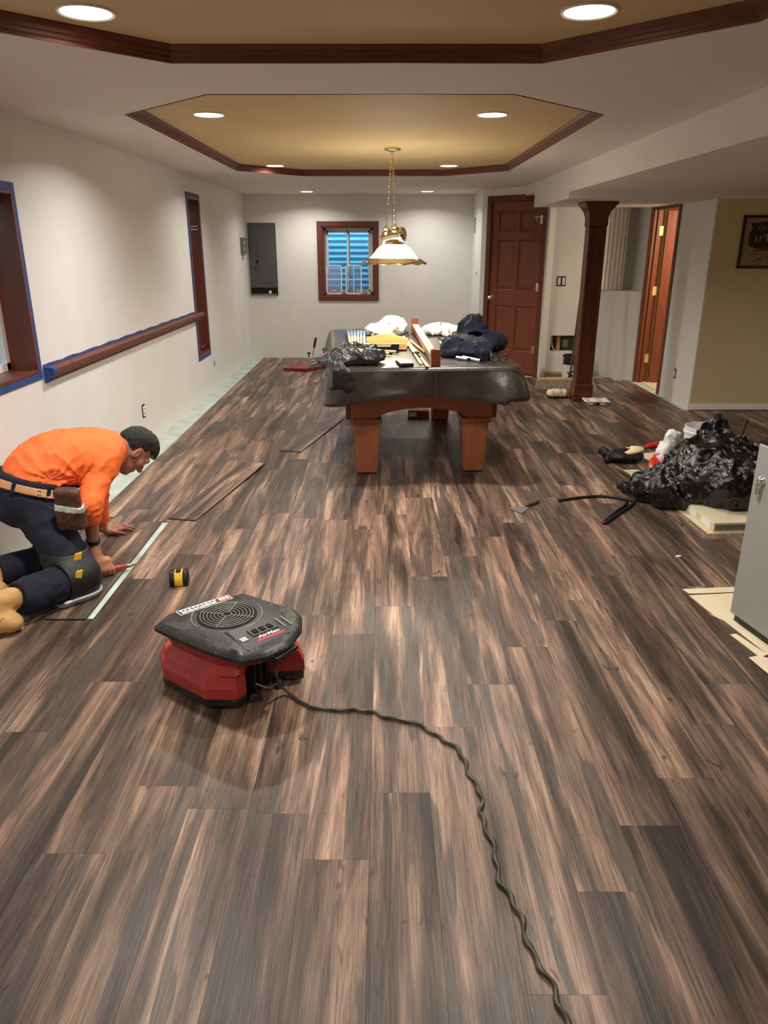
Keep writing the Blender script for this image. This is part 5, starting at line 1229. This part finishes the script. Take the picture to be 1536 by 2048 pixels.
def f_body(P):
    d = torso(P, -.012)
    d = smin(d, capsule(P, A_((-1.45, 3.62, .56)), A_((-1.39, 3.685, .562)), .066, .056), .04)
    d = smin(d, f_head(P), .012)
    d = np.minimum(d, legs(P, -.014, HEM - .05))
    for a, b, r0, r1 in ((shR, elR, .052, .042), (elR, wrR, .041, .027), (shL, elL, .052, .042), (elL, wrL, .040, .027)): d = smin(d, capsule(P, a, b, r0, r1), .012)
    # palms
    hL = rbox(P, LH, np.array([ld1, ls1, up]), (.046, .043, .016), .014); hL = smin(hL, capsule(P, wrL, LH - ld1*.02, .026, .024), .02)
    for f_ in LF: hL = smin(hL, fing(P, f_, .0095, .0072), .006)
    hL = smin(hL, fing(P, LT, .012, .0085), .010)
    hR = rbox(P, RH + up*.004, np.array([kd, kside, up]), (.046, .026, .036), .018); hR = smin(hR, capsule(P, wrR, RH - kd*.015 + up*.015, .026, .030), .02)
    for f_ in RF: hR = smin(hR, fing(P, f_, .0105, .0090), .003)
    hR = smin(hR, fing(P, RT, .0125, .0095), .006)
    d = smin(d, hL, .006); d = smin(d, hR, .006)
    d = smin(d, capsule(P, knR + (anR-knR)*.7, A_((-1.64, 2.79, .11)), .034, .026), .02); d = smin(d, capsule(P, anL + (knL-anL)*.1, A_((-1.83, 3.12, .07)), .030, .024), .02)
    return np.maximum(d, .0075 - P[:, 2])
iso('body', f_body, (-1.93, 2.70, -.01), (-1.17, 4.10, .76), .0058, 'skin', MAN, 1)
# hair
def f_hair(P):
    q = (P - HC) @ HR.T
    sk = ellipsoid(P, hp(0, -.012, .030), HR, (.077, .098, .100))
    crown = ellipsoid(P, hp(0, .012, .050), HR, (.077, .100, .094))
    d = np.minimum(sk - .003, np.where(q[:, 2] > .035, crown, 1.0))
    d = d - .006*creases(P, 40, 2) + .002
    line = np.where(q[:, 1] > .02, q[:, 2] - (.062 + .35*np.maximum(0, q[:, 1]-.02)*0), q[:, 2] + .020 + .55*(-q[:, 1]))   # hairline: brow in front, falling to the nape
    line = np.where((q[:, 1] > -.02) & (q[:, 1] < .02), np.minimum(line, q[:, 2] - .030), line)
    return np.maximum(d, -line)
iso('hair', f_hair, tuple(HC - .16), tuple(HC + .16), .0048, 'hair', MAN, 1)
for s in (-1, 1):
    e = hp(s*.031, .081, .003); o = B().ball(tuple(e), .0105, 12, 8).build('eye', 'white', MAN, smooth=True, world=True)
    q = hp(s*.031, .0895, .002); B().ball(tuple(q), .0045, 8, 6).build('iris', 'dark', o, smooth=True).data.transform(mw(MAN).inverted())
# belt: a band of the waist surface
def band(name, m_, c0, w_, o0, o1, h=.006, parent=MAN, wob=0.0):
    def f_(P):
        s = (P - BP) @ BN - c0 + wob*np.sin((P @ rt)*20); d = np.minimum(legs(P, .004), torso(P, .002)); return np.maximum(np.maximum(d - o1, o0 - d), np.abs(s) - w_)
    return iso(name, f_, (-1.96, 3.10, .38), (-1.42, 3.62, .66), h, m_, parent, 1)
band('waistband', 'denim', .012, .013, -.004, .015)
BE = band('belt', 'leather', -.018, .019, .004, .016, .0055)
# belt loop, holes
def on_belt(th, c0, o_):
    dv = math.cos(th)*rt + math.sin(th)*fw; dv = dv - BN*(dv @ BN); p = BP + BN*c0; lo_, hi_ = 0.0, .4
    for _ in range(30):
        md = (lo_+hi_)/2; q = (p + dv*md)[None]; dd = min(legs(q, .004)[0], torso(q, .002)[0])
        if dd < o_: lo_ = md
        else: hi_ = md
    return p + dv*lo_, dv
for th in (.15, -.75, 1.25):
    p, dv = on_belt(th, -.016, .018); a = frame_mtx(tuple(p), tuple(np.cross(BN, dv)), tuple(BN)); m = B().box(-.008, .008, -.030, .032, -.003, .003); m.v = [tuple(a @ Vector(v)) for v in m.v]; m.build('belt_loop', 'denim', MAN, world=True)
for th in (-.05, -.10, .30, .36, .62, .68):
    for c0 in (-.010, -.026):
        p, dv = on_belt(th, c0, .0165); m = B().ball(tuple(p), .003, 8, 6); m.build('rivet', 'dark', BE, world=False).data.transform(mw(MAN).inverted())
# tool pouch on the right hip
PC = A_((-1.425, 3.165, .425)); pa_x = fw*.75 + rt*.66; pa_x /= np.linalg.norm(pa_x); pz = up*.97 - fw*.18; pz -= pa_x*(pz @ pa_x); pz /= np.linalg.norm(pz); py = np.cross(pz, pa_x)
PR = np.array([pa_x, py, pz])
def f_pouch(P):
    q = (P - PC) @ PR.T; d = rbox(P, PC, PR, (.056 + .0*0, .026, .100), .018); d = smin(d, rbox(P, PC - pz*.045 - py*0, PR, (.062, .034, .055), .022), .02)
    return d - .008*creases(P, 18, 6) + .003
PO = iso('tool_pouch', f_pouch, tuple(PC - .16), tuple(PC + .16), .006, 'pouchm', MAN, 1)
def f_tp(P): q = (P - PC) @ PR.T; return np.maximum(np.abs(f_pouch(P)) - .0045, np.abs(q[:, 2] - .010 + .15*q[:, 0]) - .014)
iso('tape_wrap', f_tp, tuple(PC - .12), tuple(PC + .12), .005, 'ducttape', PO, 1) if False else None
tpw = iso('tape_wrap', f_tp, tuple(PC - .12), tuple(PC + .12), .0045, 'ducttape', None, 1); tpw.data.transform(mw(MAN).inverted()); tpw.parent = PO; tpw['label'] = 'silver tape around the pouch'
# knee pad on the right knee
def f_pad(P):
    d = legs(P); ax = (anR-knR)/np.linalg.norm(anR-knR); s = (P - knR) @ ax
    return np.maximum(np.maximum(np.maximum(d - .022, .002 - d), np.maximum(s - .10, -s - .11)), np.maximum(.004 - P[:, 2], P[:, 2] - .225))
f_pad0 = f_pad
def f_pad(P): return np.maximum(f_pad0(P), np.linalg.norm(P - knR - A_((0, 0, .04)), axis=1) - .17)
KP_ = iso('knee_pad', f_pad, (-1.62, 2.93, -.01), (-1.24, 3.34, .28), .007, 'rubber', MAN, 1)
M['padgrey'] = mat('pale grey pad shell', (188, 188, 184), 0.5)
def f_shell(P):
    d = legs(P); ax = (anR-knR)/np.linalg.norm(anR-knR); s = (P - knR) @ ax
    return np.maximum(np.maximum(np.maximum(d - .034, .012 - d), np.maximum(s - .13, -s - .10)), np.maximum(.001 - P[:, 2], P[:, 2] - .042 - .10*s*(s < 0)))
sh_ = iso('pad_shell', f_shell, (-1.62, 2.90, -.01), (-1.24, 3.34, .12), .006, 'padgrey', None, 1); sh_.data.transform(mw(MAN).inverted()); sh_.parent = KP_; sh_['label'] = 'pale grey shell under the knee pad'
nrm = rt*.75 + fw*.0 + up*.25; nrm /= np.linalg.norm(nrm)
for c_, sz in ((knR + A_((.005, -.01, .105)), .024), (knR + A_((-.005, -.035, .03)), .022)):
    p = c_ + nrm*.12
    for _ in range(60):
        d_ = legs(p[None])[0]
        if d_ > .025: p = p - nrm*.003
    a = frame_mtx(tuple(p), tuple(fw), tuple(up)); zz = Vector((a[0][2], a[1][2], a[2][2]))
    if zz.dot(Vector(nrm)) < 0: a = frame_mtx(tuple(p), tuple(-fw), tuple(up))
    m = B().loft([[(x*sz, y*sz, 0) for x, y in ((-1.0, -.9), (.5, -.9), (1.0, .9), (-.3, .9))], [(x*sz*.9, y*sz*.9, .006) for x, y in ((-1.0, -.9), (.5, -.9), (1.0, .9), (-.3, .9))]]); m.v = [tuple(a @ Vector(v)) for v in m.v]
    o = m.build('badge', 'yellow', KP_, label='yellow badge'); o.data.transform(mw(MAN).inverted())
# boots: toes tucked under, heel up, sole facing back
M['bootdark'] = mat('boot stitching', (120, 84, 48), 0.7)
def boot(H, Bl, T, An, nm):
    def f_(P):
        d = smin(capsule(P, H, Bl, .041, .043), capsule(P, Bl, T, .044, .038), .02); d = smin(d, ellipsoid(P, T - (T-Bl)*.12 + up*.004, axes(T-Bl), (.050, .046, .036)), .015)
        d = smin(d, capsule(P, H*.75 + Bl*.25, An, .047, .050), .035)
        return np.maximum(d - .005*creases(P, 22, 3) + .002, .010 - P[:, 2])
    pts = np.stack([H, Bl, T, An]); o = iso(nm, f_, tuple(pts.min(0) - .08), tuple(pts.max(0) + .08), .006, 'boot', MAN, 1)
    def sub_(m_, name, mt): q = m_.build(name, mt, o, smooth=True); q.data.transform(mw(MAN).inverted()); return q
    back = np.cross(Bl - H, np.cross(Bl - H, T - Bl)); back = back/np.linalg.norm(back)
    if back @ (T - Bl) > 0: back = -back
    lows = [H + back*.034 - (Bl-H)*.25, H*.5 + Bl*.5 + back*.034, Bl + back*.024 - up*.022, Bl*.5 + T*.5 - up*.034, T - up*.030 + (T-Bl)*.30]
    lows = [A_((q[0], q[1], max(q[2], .0135))) for q in lows]
    sub_(B().tube(catmull([tuple(q) for q in lows], 5), [.013]*21, 8), 'sole', 'sole')
    lat = np.cross(T - Bl, up); lat = lat/np.linalg.norm(lat)
    for sg in (-1, 1): sub_(B().tube([tuple(Bl + lat*sg*.043 + up*.02), tuple(Bl*.5+T*.5 + lat*sg*.040 + up*.018), tuple(Bl*.3+T*.7 + lat*sg*.026 + up*.040)], .0018, 6), 'seam', 'bootdark')
    for k_ in range(3):
        c_ = (H*.6 + Bl*.4)*(1-.25*k_) + An*.25*k_ - back*.046; sub_(B().tube([tuple(c_ - lat*.022), tuple(c_ - back*.004), tuple(c_ + lat*.022)], .003, 6), 'lace', 'bootdark')
    return o
boot(A_((-1.715, 2.745, .150)), A_((-1.655, 2.752, .058)), A_((-1.572, 2.785, .047)), knR + (anR-knR)*.86 + A_((0, 0, .01)), 'boot')
boot(A_((-1.878, 3.075, .135)), A_((-1.850, 3.07, .056)), A_((-1.79, 3.10, .047)), knL + (anL-knL)*.97, 'boot')
# watch
wd_ = (wrR - elR)/np.linalg.norm(wrR - elR); wp = wrR - wd_*.012
m = B(); m.loft([[tuple(v) for v in l] for l in along([(.0300, -.009), (.0335, -.009), (.0335, .009), (.0300, .009), (.0300, -.009)], tuple(wp), tuple(wd_))], False, False); wt = m.build('watch_strap', 'black', MAN, smooth=.6, world=True)
# knife in the right hand: its own thing
t = thing('utility_knife', 'red utility knife gripped in the kneeling man\'s right hand', 'knife', tuple(KN0)); k0, k1 = Vector(KN0) - Vector(kd)*.03, Vector(KN1)
B().tube([k0, k0.lerp(k1, .3), k0.lerp(k1, .62), k0.lerp(k1, .80)], [.009, .012, .013, .009], 10).build('handle', 'fanred', t, smooth=True, world=True)
B().obox(k0.lerp(k1, .76), k0.lerp(k1, .90), .012, .018).build('collar', 'steel', t, world=True, bevel=.002)
B().obox(k0.lerp(k1, .88), k1, .002, .014).build('blade', 'steel', t, world=True)
